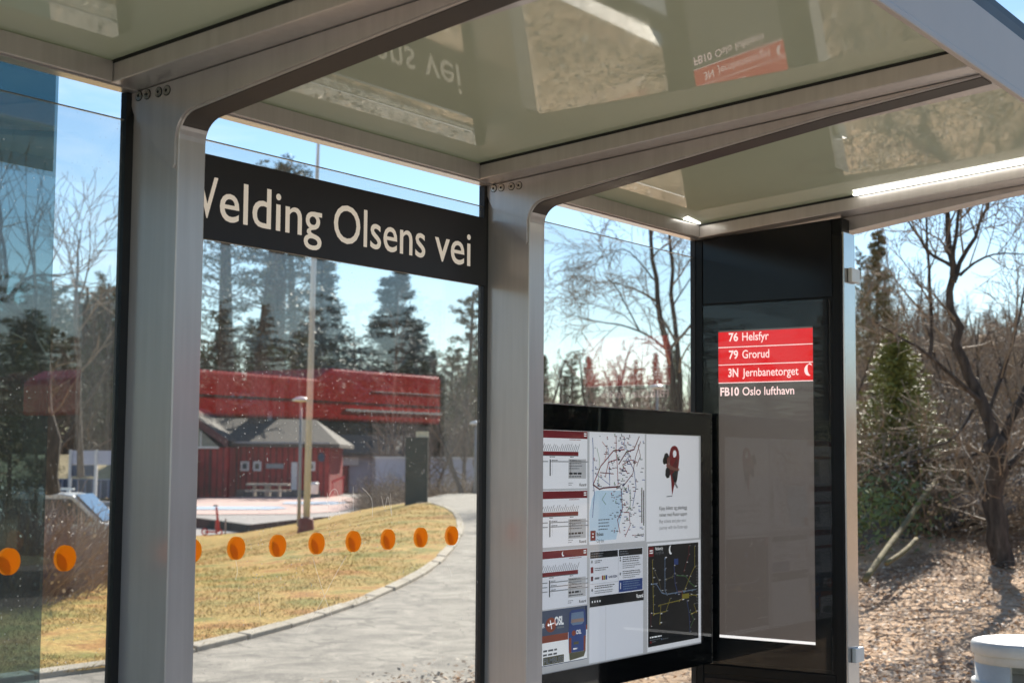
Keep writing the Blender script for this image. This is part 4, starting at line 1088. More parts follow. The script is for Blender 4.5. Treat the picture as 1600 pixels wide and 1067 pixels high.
belt(300, 545, 26, (146, 185), 520, 'ppsb', 'in the forest behind the red building')
belt(545, 760, 26, (146, 185), 560, 'ppsbb', 'in the forest behind the pale wall')
belt(300, 750, 34, (140, 150), 588, 'ffp', 'in the low dark row behind the houses', 1.5)
belt(600, 760, 8, (82, 108), 600, 'bbb', 'behind the pale wall near the path')
belt(760, 1090, 34, (110, 170), 562, 'spbbrr', 'in the low forest above the notice board')
belt(915, 1090, 8, (80, 100), 550, 'rrr', 'just above the notice board', 1.1)
belt(1330, 1640, 24, (75, 120), 470, 'bbbbbr', 'on the ridge of the right hand hill', 1.2)
belt(1330, 1470, 7, (50, 75), 420, 'bbb', 'between the spruces on the right hill', 1.1)
tree(FIRO, 1378, 40, 350, 19, 2, 'tall olive brown pine rising right of the black cabinet', 'pine', None, 'pine_tree', 1.1)
tree(PINE[2], 1352, 60, 385, 20, 4, 'narrow green pine touching the black cabinet edge', 'pine', None, 'pine_tree', .6)
tree(SPRL, 1402, 21, 520, 9, 3, 'young light green spruce below the tall olive brown pine', 'spruce', None, 'spruce_tree', 1.9)

def limb_tree(name, label, v_, base, limbs, seed, mats, n=6, lv=3, ln=1.6, rmin=.006, droop=0, cat='tree', up=.08):
    """limbs: list of (points in picture at depth v_, start radius, end radius, depth drift)"""
    rng = random.Random(seed); b = gz(at(*base, v_)); r = thing(name, label, cat, tuple(b)); tr = MB(); cr = MB()
    for (pp, r0, r1, dr) in limbs:
        pts = [at(x, y, v_+dr*i) for i, (x, y) in enumerate(pp)]
        P = chaikin(pts, 1); P = [p+V((rng.gauss(0, r0*.25), rng.gauss(0, r0*.25), 0)) if 0 < i < len(P)-1 else p for i, p in enumerate(P)]
        R = [lerp(r0, r1, (i/(len(P)-1))**.8) for i in range(len(P))]
        tr.tube(P, R, 8, 0, False)
        thr = MB(); ramify(cr, P, [x*.9 for x in R], rng, lv, n, ln, .85, 0, droop, 4, up, rmin, .2, (5, 4, 3, 3))
    tr.build('trunk', mats[0], r, True); cr.build('crown', mats[1], r)
    return r
limb_tree('bare_tree', 'gnarled bare tree with forked trunk on the leafy bank', 18, (1568, 868),
          [([(1568, 885), (1562, 830), (1556, 770), (1560, 720), (1563, 690)], 0.1480, 0.1110, 0),
           ([(1563, 700), (1545, 650), (1520, 600), (1500, 550), (1492, 500), (1490, 440), (1480, 370), (1474, 325), (1470, 270)], 0.0925, 0.0222, .05),
           ([(1490, 440), (1505, 400), (1530, 360), (1545, 310), (1560, 255)], 0.0370, 0.0111, .1),
           ([(1488, 430), (1492, 380), (1498, 330), (1506, 270)], 0.0370, 0.0111, -.1),
           ([(1486, 415), (1450, 395), (1430, 365), (1412, 330)], 0.0259, 0.0074, -.1),
           ([(1500, 430), (1530, 405), (1560, 395), (1610, 398)], 0.0222, 0.0059, .1),
           ([(1530, 625), (1480, 580), (1440, 545), (1400, 525), (1345, 490)], 0.0333, 0.0074, -.15),
           ([(1520, 640), (1490, 690), (1440, 700), (1380, 720)], 0.0222, 0.0059, -.2),
           ([(1452, 560), (1455, 480), (1450, 400), (1446, 330), (1447, 280)], 0.0296, 0.0089, .1),
           ([(1563, 700), (1585, 640), (1610, 590), (1640, 520)], 0.0666, 0.0296, .1),
           ([(1575, 730), (1600, 700), (1640, 660)], 0.0444, 0.0222, .2),
           ([(1540, 660), (1575, 560), (1600, 470), (1610, 380)], 0.0296, 0.0089, .3)], 31, ('bark_dark', 'twig_brown'), n=6, lv=3, ln=1.5, rmin=.0045)
limb_tree('birch_tree', 'bare drooping birch with two dark stems above the notice board', 46, (1058, 720),
          [([(1060, 735), (1055, 640), (1046, 560), (1030, 480), (1022, 420), (1016, 360), (1010, 300)], 0.1488, 0.0372, 0),
           ([(1064, 735), (1062, 620), (1056, 520), (1050, 440), (1046, 370), (1044, 310)], 0.1240, 0.0310, .2),
           ([(1040, 545), (1010, 522), (975, 508), (935, 503), (892, 492)], 0.0496, 0.0093, .2),
           ([(1000, 518), (980, 480), (965, 450), (945, 432)], 0.0310, 0.0093, .1),
           ([(1025, 440), (1000, 410), (978, 388), (960, 392), (950, 420)], 0.0310, 0.0074, -.1),
           ([(1050, 480), (1075, 440), (1100, 400)], 0.0310, 0.0124, .1)], 33, ('bark_dark', 'twig_brown'), n=6, lv=3, ln=3.2, rmin=.009, droop=.28, cat='birch', up=.0)
limb_tree('bare_tree', 'dark bare tree with thick crooked limb seen through the teal glass', 24, (78, 760),
          [([(82, 770), (80, 660), (70, 580), (48, 520), (22, 482), (2, 462)], .13, .07, 0), ([(2, 462), (-8, 420), (0, 360), (-6, 300)], .06, .02, .1),
           ([(10, 472), (32, 440), (60, 428), (95, 432)], .05, .015, .1), ([(4, 465), (10, 420), (8, 380), (-10, 340)], .05, .015, -.1), ([(50, 522), (58, 470), (50, 400), (40, 330)], .05, .012, .1),
           ([(22, 482), (-5, 520), (-30, 560)], .04, .02, .1)], 35, ('bark_dark', 'twig_brown'), n=5, lv=2, ln=2.0, rmin=.007)
limb_tree('bare_tree', 'slim bare tree poking above the forest in the left pane', 60, (120, 740),
          [([(126, 745), (122, 600), (118, 480), (122, 400), (126, 360)], .15, .02, 0), ([(122, 470), (112, 420), (104, 380)], .05, .015, 0), ([(120, 480), (136, 430), (142, 385)], .05, .015, 0)], 37, ('bark', 'twig_brown'), n=7, lv=2, ln=4.5, rmin=.014)
tree(PINE[2], 22, 34, 520, 20, 4, 'dark young pine seen low through the teal glass', 'pine', None, 'pine_tree', .8)
tree(PINE[2], 60, 38, 470, 20, 1, 'dark pine behind the crooked limb in the teal glass', 'pine', None, 'pine_tree', .5)

# woodland across the road, mirrored in the panes and cabinet
rb_ = random.Random(51)
for i in range(66):
    f_ = (i*17 % 66+rb_.uniform(.2, .8))/66; a_ = radians(lerp(112, 164, f_*2.4) if f_ < .4167 else lerp(296, 350, (f_-.4167)/.5833)); d_ = rb_.uniform(38, 52); x_, y_ = CAM.x+3+cos(a_)*d_, CAM.y+sin(a_)*d_*1.0
    if f_ >= .4167 and y_ > -19: y_ = -20-rb_.random()*6
    k_ = (SPR[0], SPR[1], PINE[2])[i % 3]; sc_ = rb_.uniform(.30, .40)
    lab = ('dark spruce', 'blue green spruce', 'dense pine')[i % 3]+' of the woodland across the road'
    place('spruce_tree' if i % 3 < 2 else 'pine_tree', k_, None, (x_, y_, 0), sc_*2.2, i*1.3, lab, 'spruce' if i % 3 < 2 else 'pine', lab, sz=sc_)

# twiggy shrubs
def shrub_mesh(seed, n=150, H=1.2, spread=.55, rmin=.0035, sub=4, mat='twig_red', wild=.12, bits=0):
    rng = random.Random(seed); mb = MB()
    for k in range(n):
        az = rng.uniform(0, 2*pi); r = abs(rng.gauss(0, .22)); p = V((cos(az)*r, sin(az)*r, -.05)); l = H*rng.uniform(.55, 1.1)
        d = V((cos(az)*spread*rng.uniform(.2, 1.4), sin(az)*spread*rng.uniform(.2, 1.4), 1)).normalized(); P = [p]
        for j in range(4):
            d = (d+V((rng.gauss(0, wild), rng.gauss(0, wild), .02-wild*.3))).normalized(); p = p+d*l/4; P.append(p)
        for _ in range(bits):
            c_ = P[rng.randint(1, 4)]+V((rng.gauss(0, .14), rng.gauss(0, .14), rng.gauss(0, .14))); a_ = V((rng.gauss(0, 1), rng.gauss(0, 1), rng.gauss(0, 1))).normalized()*rng.uniform(.012, .028); b_ = a_.orthogonal()*.6; mb.face([c_-a_, c_+b_, c_+a_, c_-b_], 1)
        ramify(mb, P, [lerp(.008, rmin, j/4) for j in range(5)], rng, 1, sub, l*.4, .5, 0, 0, 2, .1, rmin, .3, (3, 3, 3, 3))
    return mesh_only(mb, 'twigs', [mat, 'leaf_pale'])
SHR = [shrub_mesh(s_, 135, 1.2, .8, .0035, 5, 'twig_red', .2, 1) for s_ in (41, 42)]
SHB = [shrub_mesh(s_, 56, 1.6, 1.5, .005, 7, 'twig_brown', .34, 14) for s_ in (43, 44, 45)]
def shrub(me, loc, s_, rz, label, cat='shrub', group=None, sz=None):
    o = bpy.data.objects.new('shrub', me); COL.objects.link(o); o.location = loc; o.scale = (s_, s_, sz or s_); o.rotation_euler = (0, 0, rz); return tag(o, label, cat, group)
for i, (px, py, s_) in enumerate(((-60, 935, 1.15), (-20, 945, 1.0), (25, 948, 1.1), (70, 936, 1.05), (112, 925, .92), (40, 925, 1.1), (145, 912, .75), (90, 905, .95))):
    lab = ['at the far left edge', 'left of the first orange dot', 'at the front, below the first orange dot', 'at the front, below the second orange dot', 'right of the second orange dot', 'between the two orange dots, second row', 'rightmost and lowest of its row', 'behind the second orange dot'][i]
    shrub(SHR[i % 2], G(px, py), s_*1.0, i*1.1, 'leafless reddish twig shrub '+lab, group='reddish shrubs on the lawn')
# hillside scrub
rs = random.Random(9)
for i in range(105):
    px = rs.uniform(1320, 1640); v_ = 19.3+rs.random()**1.4*37
    if px > 1470 and 26 < v_ < 36 and i % 2: continue
    loc = at_uv(px, v_); s_ = rs.uniform(.6, 1.25)*(1 if v_ < 30 else 1.15)
    if v_ > 44: s_ *= .7
    near_ = v_ < 26
    lab = 'tangled leafless brown shrub '+('low on the bank' if near_ else 'higher on the hillside')
    shrub(SHB[i % 3], loc, s_, rs.uniform(0, 6), lab, group=lab)
for i in range(26):
    px = rs.uniform(595, 745); v_ = rs.uniform(72, 88); loc = at_uv(px, v_)
    shrub(SHB[i % 3], loc, rs.uniform(1.0, 1.7), rs.uniform(0, 6), 'leafless grey brown shrub before the pale wall', group='leafless grey brown shrub before the pale wall')
# green undergrowth
mb = MB(); rg = random.Random(12)
for (px, py, v_, r_, n_) in ((1362, 800, 21, .55, 700), (1395, 775, 22, .4, 420), (1350, 780, 23, .5, 300), (1440, 745, 26, .4, 160), (1350, 715, 28, .5, 130), (1520, 770, 24, .35, 80)):
    c_ = at(px, py, v_-2.6)
    for _ in range(n_):
        p = c_+V((rg.gauss(0, r_*.6), rg.gauss(0, r_*.6), rg.gauss(0, r_*.4))); d = V((rg.gauss(0, 1), rg.gauss(0, 1), rg.gauss(0, 1))).normalized(); q = d.orthogonal().normalized()
        a = rg.uniform(.03, .06); mb.face([p, p+d*a+q*a*.5, p+d*a*2, p+d*a-q*a*.5])
tag(mb.build('green_undergrowth', 'leaf_green'), 'patches of green leaves on the bank', 'undergrowth', kind='stuff')
# boulders
def rock_mesh(seed):
    rng = random.Random(seed); mb = MB(); n, m = 12, 8; sc = V((rng.uniform(.8, 1.4), rng.uniform(.7, 1.1), rng.uniform(.5, .8)))
    k = len(mb.v)
    for j in range(m+1):
        for i in range(n):
            t = 2*pi*i/n; f = pi*j/m-pi/2; p = V((cos(f)*cos(t), cos(f)*sin(t), sin(f))); r = 1+.35*noise.noise(p*1.3+V((seed*3.1, 0, 0)))
            p = p*r; mb.v.append((p.x*sc.x, p.y*sc.y, p.z*sc.z))
    for j in range(m):
        for i in range(n): mb.f.append((j*n+i, j*n+(i+1) % n, (j+1)*n+(i+1) % n, (j+1)*n+i)); mb.m.append(0)
    return mesh_only(mb, 'rock', 'rock')
RK = [rock_mesh(s_) for s_ in (1, 2, 3)]
for i, (px, v_, s_) in enumerate(((1360, 20, .5), (1400, 21, .62), (1440, 20.5, .45), (1480, 21.5, .6), (1515, 20.5, .5), (1545, 22, .65), (1595, 21, .6), (1425, 24, .8), (1500, 25, .8))):
    o = bpy.data.objects.new('boulder', RK[i % 3]); COL.objects.link(o); o.location = at_uv(px, v_)+ZZ*s_*.2; o.scale = (s_,)*3; o.rotation_euler = (0, 0, i*1.9)
    tag(o, 'dark boulder in the shaded foot of the bank', 'boulder', 'dark boulder in the shaded foot of the bank')

for i in range(70):
    px = rs.uniform(1322, 1650); v_ = 21+rs.random()**1.1*38; loc = at_uv(px, v_); h_ = rs.uniform(1.5, 2.7)*(1+.004*v_)
    if v_ > 40: h_ *= .75
    if 1350 < px < 1440 and v_ < 42: h_ *= .6
    lab = 'thin leafless sapling '+('low on the right bank' if v_ < 32 else 'high on the right hillside')
    place('sapling_tree', BARE2[i % 3], None, loc, h_/6, rs.uniform(0, 6), lab, 'sapling', lab)
# fallen limbs on the bank
for i, (pts_, r_, lab) in enumerate((([(1352, 905, 15.5), (1378, 868, 16.2), (1410, 825, 17.2), (1436, 785, 18.2), (1462, 752, 19.2)], .035, 'longest mossy fallen limb leaning up the bank'),
                                ([(1385, 880, 16), (1415, 860, 16.6), (1432, 842, 17)], .028, 'short mossy fallen limb beside the longest one'),
                                ([(1340, 742, 20), (1420, 722, 20), (1500, 715, 20.4), (1560, 700, 21)], .03, 'thin dark fallen limb lying across the brush'))):
    mb = MB(); P_ = [at(x, y, v_) for x, y, v_ in pts_]; mb.tube(chaikin(P_, 1), r_, 7)
    tag(mb.build('fallen_limb', 'moss' if i < 2 else 'bark_dark', None, True), lab, 'fallen limb', 'fallen limbs on the bank')
# leaf litter, dry grass
def scatter(name, mat, spots, label, cat):
    mb = MB()
    for (p, a, b, kind) in spots: mb.face([p, p+a*.5+b, p+a, p+a*.5-b] if kind == 0 else [p-b, p+b, p+a])
    return tag(mb.build(name, mat), label, cat, kind='stuff')
rl = random.Random(15)
def leafspots(n, area):
    out = []
    while len(out) < n:
        p = area()
        if p is None: continue
        z = tz(p[0], p[1]); L_ = rl.uniform(.02, .055); az = rl.uniform(0, 6.28); a = V((cos(az)*L_, sin(az)*L_, rl.uniform(-.3, .6)*L_)); b = V((-sin(az), cos(az), rl.uniform(-.6, .6)))*L_*.35
        out.append((V((p[0], p[1], z+rl.uniform(.0, .035))), a, b, 0))
    return out
def area_right():
    s_ = rl.uniform(.2, .42); v_ = 8.5+22*rl.random()**1.2; return xy(s_*v_, v_)
def area_behind():
    x = rl.uniform(3, 17); y = rl.uniform(.4, 4.5); return (x, y)
def area_wide():
    return (rl.uniform(7, 22), rl.uniform(-3.0, 5))
scatter('dry_leaves', 'leaf_dry', leafspots(16000, area_right)+leafspots(9000, area_behind)+leafspots(9000, area_wide), 'brown fallen leaves covering the ground', 'dry leaves')
scatter('pale_leaves', 'leaf_pale', leafspots(2600, area_right)+leafspots(1500, area_behind)+leafspots(1500, area_wide), 'pale curled leaves among the brown litter', 'dry leaves')
mbs = MB()
for _ in range(900):
    x, y = area_right(); L_ = rl.uniform(.08, .45); az = rl.uniform(0, 6.28); z = tz(x, y)+.01
    a_ = V((x, y, z)); b_ = a_+V((cos(az)*L_, sin(az)*L_, rl.uniform(0, .12)*L_)); mbs.tube([a_, a_.lerp(b_, .5)+V((rl.gauss(0, .02), rl.gauss(0, .02), .015)), b_], [.006, .005, .003], 3)
tag(mbs.build('fallen_twigs', 'twig_grey'), 'thin broken twigs lying on the leaf litter', 'twigs', kind='stuff')
gr = []
while len(gr) < 14000:
    s_ = rl.uniform(.24, .40); v_ = rl.uniform(24, 50); x, y = xy(s_*v_, v_)
    if noise.noise(V((x*.25, y*.25, 3))) < -.05: continue
    h = rl.uniform(.15, .5)*(1+v_*.01); az = rl.uniform(0, 6.28)
    gr.append((V((x, y, tz(x, y)-.02)), V((rl.gauss(0, .4)*h, rl.gauss(0, .4)*h, h)), V((cos(az), sin(az), 0))*.010*(1+v_*.03), 1))
scatter('dry_grass', 'straw', gr, 'dry straw coloured grass on the hillside', 'dry grass')
lawnpoly = K2+LW; gr = []
while len(gr) < 40000:
    s_ = rl.uniform(-.40, -.02); v_ = 10.5+34*rl.random()**2.0; x, y = xy(s_*v_, v_)
    if not inside((x, y), lawnpoly): continue
    if noise.noise(V((x*.5, y*.5, 9))) < -.12: continue
    h = rl.uniform(.02, .05); az = rl.uniform(0, 6.28)
    gr.append((V((x, y, tz(x, y)+.012)), V((rl.gauss(0, .9)*h, rl.gauss(0, .9)*h, h)), V((cos(az), sin(az), 0))*.004*(1+v_*.03), 1))
scatter('lawn_grass', 'lawn_blade', gr, 'short yellow winter grass blades on the lawn', 'grass')
# ------------------------------------------------------------------ background objects
def frame_at(px, py, v_):
    o = at(px, py, v_); o.z = tz(o.x, o.y) if False else o.z
    return o
class Loc:
    """local frame facing the camera at a depth, in metres"""
    def __init__(s, px, py, v_): s.px, s.py, s.v = px, py, v_; s.o = at(px, py, v_); s.k = v_/FPX
    def m(s, x, y): return ((x-s.px)*s.k, (s.py-y)*s.k)
    def box(s, mb, xa, xb, ya, yb, d0, d1, mi=0):
        a, c_ = s.m(xa, yb); b, d = s.m(xb, ya)
        mb.lbox(s.o, RH, FH, ZZ, a, b, d0, d1, c_, d, mi)
    def p(s, x, y, d=0):
        a, c_ = s.m(x, y); return s.o+RH*a+FH*d+ZZ*c_

# red building
F = Loc(440, 771, 114)
rb = thing('red_building', 'red boarded house with grey roof and white framed windows beyond the court', 'building', tuple(F.o))
mb = MB(); F.box(mb, 366, 514, 692, 776, 0, 9); F.box(mb, 250, 368.5, 700, 776, -3.0, 8.9); mb.build('wall', 'barn_red', rb)
# main roof
mb = MB(); e0, e1 = 360, 531
A = [F.p(e0-40, 692.5, -.8), F.p(e1, 693.5, -.8), F.p(e1, 693.5, 9.8), F.p(e0-40, 692.5, 9.8)]
B = [F.p(300, 651, 4.5), F.p(478, 652.5, 4.5)]
th = ZZ*.28
for q in ([A[0], A[1], B[1], B[0]], [A[1], A[2], B[1]], [A[2], A[3], B[0], B[1]]):
    mb.face(q); mb.face([p-th for p in q][::-1])
mb.face([A[0], A[0]-th, A[1]-th, A[1]]); mb.face([A[1], A[1]-th, A[2]-th, A[2]])
roof = mb.build('roof', 'roof_felt', rb)
mb = MB()
P0, P1, P2 = F.p(215, 690, -4), F.p(292, 636, -4), F.p(370, 690, -4)
dv = FH*11
for a, b in ((P1, P2), (P0, P1)): mb.face([a, b, b+dv, a+dv]); mb.face([a-th, b-th, b+dv-th, a+dv-th][::-1])
mb.build('roof', 'roof_felt', rb)
mb = MB()
for a, b in ((P1, P2), (P0, P1)):
    mb.prism([a+ZZ*.05-FH*.02, b+ZZ*.05-FH*.02, b-ZZ*.55-FH*.02, a-ZZ*.55-FH*.02], -FH*.12)
mb.build('bargeboard', 'trim_dark', rb)
# glazed gable
mb = MB(); mb.prism([F.p(300, 653, -3.05), F.p(352, 699, -3.05), F.p(236, 699, -3.05), F.p(284, 653, -3.05)], -FH*.06); gg = mb.build('gable_window', 'shade_glass', rb)
mb = MB(); F.box(mb, 236, 353, 699, 702, -3.22, -3.0)
F.box(mb, 324.4, 326.4, 676, 700, -3.2, -3.12); F.box(mb, 302, 304, 656, 700, -3.2, -3.12); mb.build('window_frame', 'paint_white', gg)
mb = MB(); F.box(mb, 360, 516, 690.6, 693.4, -1.0, -.82); mb.build('gutter', 'pole_grey', rb)
mb = MB(); F.box(mb, 368.2, 370.2, 694, 770, -.22, -.06); F.box(mb, 339, 341, 704, 770, -3.3, -3.12); mb.build('downpipe', 'trim_dark', rb)
for (xa, xb, ya, yb) in ((375.5, 388.5, 721, 736), (395, 407.5, 721, 736), (482, 492, 721, 735)):
    mb = MB(); F.box(mb, xa, xb, ya, yb, -.12, -.02); w_ = mb.build('window', 'paint_white', rb)
    mb = MB(); F.box(mb, xa+3.2, xb-3.2, ya+3.2, yb-3.2, -.15, -.125); mb.build('pane', 'window_dark', w_)
mb = MB(); F.box(mb, 455, 464, 722, 769, -.12, -.02); dr_ = mb.build('door', 'paint_white', rb)
mb = MB(); F.box(mb, 462, 463, 745, 747, -.16, -.125); mb.build('handle', 'pole_grey', dr_)
mb = MB(); F.box(mb, 415, 442.5, 724.5, 732, -.10, -.02)
mb.build('vent', 'pole_grey', rb)
c_ = F.p(501.5, 714, -.06)
mb = MB(); mb.prism([c_+RH*(.26*cos(t*pi/8))+ZZ*(.34*sin(t*pi/8)) for t in range(16)], -FH*.06); mb.build('wall_clock', 'container_blue', rb)
mb = MB(); F.box(mb, 318, 500, 765, 776, -.14, -.02); mb.build('plinth', 'rock', rb)
mb = MB(); F.box(mb, 400, 408, 640, 655, 4.0, 4.6); mb.build('chimney', 'pole_grey', rb)
# annex
F = Loc(570, 770, 134)
an = thing('annex_building', 'low building with grey roof and pale wall right of the red house', 'building', tuple(F.o))
mb = MB(); F.box(mb, 545, 648, 706, 775, 0, 8); mb.build('wall', 'wall_pale', an)
mb = MB(); F.box(mb, 512, 544.5, 704, 775, -.2, 8); mb.build('porch_wall', 'barn_red', an)
mb = MB(); a, b, c2, d2 = F.p(500, 707, -1), F.p(660, 709, -1), F.p(640, 678, 4), F.p(505, 678, 4)
e2, f2 = F.p(660, 709, 9), F.p(500, 707, 9)
for q in ([a, b, c2, d2], [d2, c2, e2, f2], [b, e2, c2], [a, d2, f2]): mb.face(q)
mb.face([a-th, b-th, e2-th, f2-th][::-1]); mb.face([a, a-th, b-th, b]); mb.build('roof', 'roof_felt', an)
mb = MB(); F.box(mb, 516.5, 528.5, 713, 742, -.34, -.22); w_ = mb.build('window', 'paint_white', an)
mb = MB(); F.box(mb, 519, 526, 717, 738, -.38, -.345); mb.build('pane', 'window_dark', w_)
mb = MB(); F.box(mb, 529, 560, 714, 727, -.34, -.22); mb.build('sign_panel', 'paint_white', an)
# pale wall
F = Loc(670, 771, 92)
pw = thing('garden_wall', 'long pale wall with light cap behind the bare shrubs', 'wall', tuple(F.o))
mb = MB(); F.box(mb, 586, 800, 717, 775, 0, .3); mb.build('panel', 'wall_pale', pw)
mb = MB(); F.box(mb, 585, 801, 713.8, 717, -.1, .4); mb.build('cap', 'cap_pale', pw)
# sloping rail by the annex
mb = MB(); F = Loc(530, 750, 112)
mb.prism([F.p(518, 751), F.p(538, 743), F.p(538, 746.5), F.p(518, 755)], FH*.15); F.box(mb, 519, 520.5, 752, 771, 0, .1); F.box(mb, 535, 536.5, 745, 771, 0, .1)
tag(mb.build('ramp_rail', 'scooter_red'), 'sloping red handrail by the annex porch', 'handrail')
# picnic table
F = Loc(418, 776, 104); k = F.k
pt = thing('picnic_table', 'grey wooden picnic table in front of the red house', 'table', tuple(F.p(418, 776)))
mb = MB(); F.box(mb, 384, 450, 755.5, 758.5, 0, 1.2); mb.build('table_top', 'wood_grey', pt)
for (xa, xb) in ((394, 397), (412, 420), (433, 436)):
    mb = MB(); F.box(mb, xa, xb, 758.7, 775.5, .3, .9); mb.build('leg', 'wood_grey', pt)
for d_ in (-.9, 1.6):
    mb = MB(); F.box(mb, 386, 448, 765.5, 767.5, d_, d_+.4); mb.build('bench_seat', 'wood_grey', pt)
# small pale bin by the door
mb = MB(); F = Loc(491, 770, 103); c_ = F.p(491, 771.5); mb.lathe(tuple(c_), [(0, 0), (.26, 0), (.30, .62), (.33, .64), (.33, .72), (.2, .80), (0, .82)], 14)
tag(mb.build('waste_bin', 'paint_white', None, True), 'small pale bin standing left of the annex', 'bin')
# low dark wall in front of the court
a, b = G(200, 813), G(505, 811)
mb = MB(); d = (b-a); d.z = 0; d.normalize(); q = V((-d.y, d.x, 0)); n_ = 12
for i in range(n_):
    p, r_ = a.lerp(b, i/n_), a.lerp(b, (i+1)/n_-.003)
    h = .42*(1-.85*(i/n_)**2)+.03; h2 = .42*(1-.85*((i+1)/n_)**2)+.03; zp, zr_ = tz(p.x, p.y)-.1, tz(r_.x, r_.y)-.1
    P = [V((p.x, p.y, zp)), V((r_.x, r_.y, zr_)), V((r_.x, r_.y, zr_))+q*.3, V((p.x, p.y, zp))+q*.3]
    mb.hexa(P+[P[0]+ZZ*(h+.1), P[1]+ZZ*(h2+.1), P[2]+ZZ*(h2+.1), P[3]+ZZ*(h+.1)])
tag(mb.build('low_wall', 'tyre'), 'low black retaining wall before the pink court', 'wall')

# flagpole
b = G(478, 831); t1 = CAM+ray(500, 214)*((b-CAM).dot(FH)/ray(500, 214).dot(FH))
vv = uv(b.x, b.y)[1]
def upto(px, py): d_ = ray(px, py); return CAM+d_*(vv/d_.dot(FH))
fp = thing('flagpole', 'tall white flagpole on a rusty red foot in the lawn', 'flagpole', tuple(b))
p1, p2, p3 = upto(478.5, 822), upto(490, 410), upto(498.5, 200)
mb = MB(); mb.tube([p1, p2, p3, p3+(p3-p2)*.25], [.090, .070, .035, .02], 12); mb.build('pole', 'pole_white', fp, True)
mb = MB(); mb.lathe((b.x, b.y, b.z), [(0, .36), (.14, .36), (.19, .30), (.21, .05), (.24, -.05)], 14); mb.build('foot', 'rust_red', fp, True)
# street lamps
def lamp(pxb, pyb, pxt, pyt, v_, label, rr=.32, dome=.12):
    top = at(pxt, pyt, v_); base = V((top.x, top.y, 0)); base.z = tz(base.x, base.y)-.05
    t_ = thing('street_lamp', label, 'street lamp', tuple(base), 'street lamps with a round disc head')
    mb = MB(); mb.tube([base, base+ZZ*1.2, V((top.x, top.y, top.z-.05))], [.075, .06, .045], 10); mb.build('pole', 'pole_grey', t_, True)
    mb = MB(); mb.lathe(tuple(top), [(0, dome), (rr*.5, dome*.8), (rr, .02), (rr, -.03), (rr*.3, -.06), (0, -.07)], 20); mb.build('lamp_head', 'paint_white', t_, True)
lamp(470, 812, 470.5, 625, 50, 'street lamp with pale disc head left of the flagpole', .30)
lamp(744, 770, 743.5, 661.5, 62, 'street lamp at the right edge of the middle pane', .26)
lamp(1026, 700, 1027, 605, 60, 'street lamp with pale disc head above the notice board', .32)
# utility cabinet
vv0 = 40.0; b = G(650, 787); vv = uv(b.x, b.y)[1]; kk = vv/FPX
uc = thing('utility_cabinet', 'dark green utility cabinet with cream label on the lawn', 'utility box', tuple(b))
mb = MB(); mb.lbox(b, RH, FH, ZZ, -17.5*kk, 17.5*kk, 0, 14*kk, -.05, 101*kk); mb.build('body', 'cabinet_green', uc, bevel=.02)
mb = MB(); mb.lbox(b, RH, FH, ZZ, -18.6*kk, 18.6*kk, -.03, 15*kk, 101.2*kk, 103*kk); mb.build('roof', 'cabinet_green', uc)
mb = MB(); mb.lbox(b, RH, FH, ZZ, -1.5*kk, 17.5*kk, .02, 12*kk, 103.2*kk, 112.5*kk); mb.build('name_plate', 'label_cream', uc)
mb = MB(); mb.lbox(b, RH, FH, ZZ, -15*kk, 15*kk, -.02, -.003, 4*kk, 96*kk); dd_ = mb.build('door', 'cabinet_green', uc)
mb = MB(); mb.lbox(b, RH, FH, ZZ, 11*kk, 12.5*kk, -.05, -.022, 48*kk, 54*kk); mb.build('handle', 'pole_grey', dd_)
# kick scooter
b = G(334, 836); vv = uv(b.x, b.y)[1]; kk = vv/FPX
sc_ = thing('kick_scooter', 'red kick scooter parked on the paving', 'scooter', tuple(b))
mb = MB(); mb.lbox(b, RH, FH, ZZ, -14*kk, 6*kk, -.09, .09, .10, .16); mb.build('deck', 'scooter_red', sc_)
mb = MB(); mb.tube([b+RH*8*kk+ZZ*.14, b+RH*3*kk+ZZ*44*kk], [.05, .04], 8); mb.tube([b+RH*5.5*kk+ZZ*.2, b+RH*5*kk+ZZ*24*kk], [.09, .07], 8); mb.build('stem', 'scooter_red', sc_)
mb = MB(); q = b+RH*2.6*kk+ZZ*46*kk; mb.tube([q-RH*3*kk-FH*.1, q+RH*.5*kk, q+FH*.3], .03, 6); mb.build('handlebar', 'tyre', sc_)
for xo in (-14, 8):
    mb = MB(); c_ = b+RH*xo*kk+ZZ*.13
    mb.tube([c_+RH*(.11*cos(t*pi/8))+ZZ*(.11*sin(t*pi/8)) for t in range(17)], .032, 6); mb.build('wheel', 'scooter_red', sc_)
# small post by the scooter
b = G(352, 835); mb = MB(); mb.tube([b-ZZ*.1, b+ZZ*.62], .03, 8); tag(mb.build('bollard', 'pole_grey'), 'thin grey post right of the red scooter', 'bollard')

# containers, shelter frame and slope in left pane
F = Loc(130, 775, 90)
cn = thing('blue_container', 'row of dark blue containers behind the white van', 'container', tuple(F.o))
mb = MB(); F.box(mb, 20, 215, 749, 778, 0, 3)
mb.build('body', 'container_blue', cn)
for x_ in list(range(72, 200, 12)):
    mb = MB(); F.box(mb, x_, x_+2.4, 750, 778, -.12, -.02); mb.build('rib', 'ink_steel', cn)
F = Loc(145, 770, 88)
bs = thing('glass_kiosk', 'grey glazed frame structure above the blue containers', 'kiosk', tuple(F.o))
mb = MB()
for x_ in (109, 149, 190): F.box(mb, x_, x_+4, 703, 775, -.4, -.2)
mb.build('frame', 'cap_pale', bs)
mb = MB(); F.box(mb, 113.3, 148.7, 704, 726, -.3, -.22); F.box(mb, 153.3, 189.7, 704, 726, -.3, -.22); mb.build('upper_panel', 'wall_pale', bs)
mb = MB(); F.box(mb, 113.3, 148.7, 726.5, 744, -.3, -.22); mb.build('lower_panel', 'container_blue', bs)
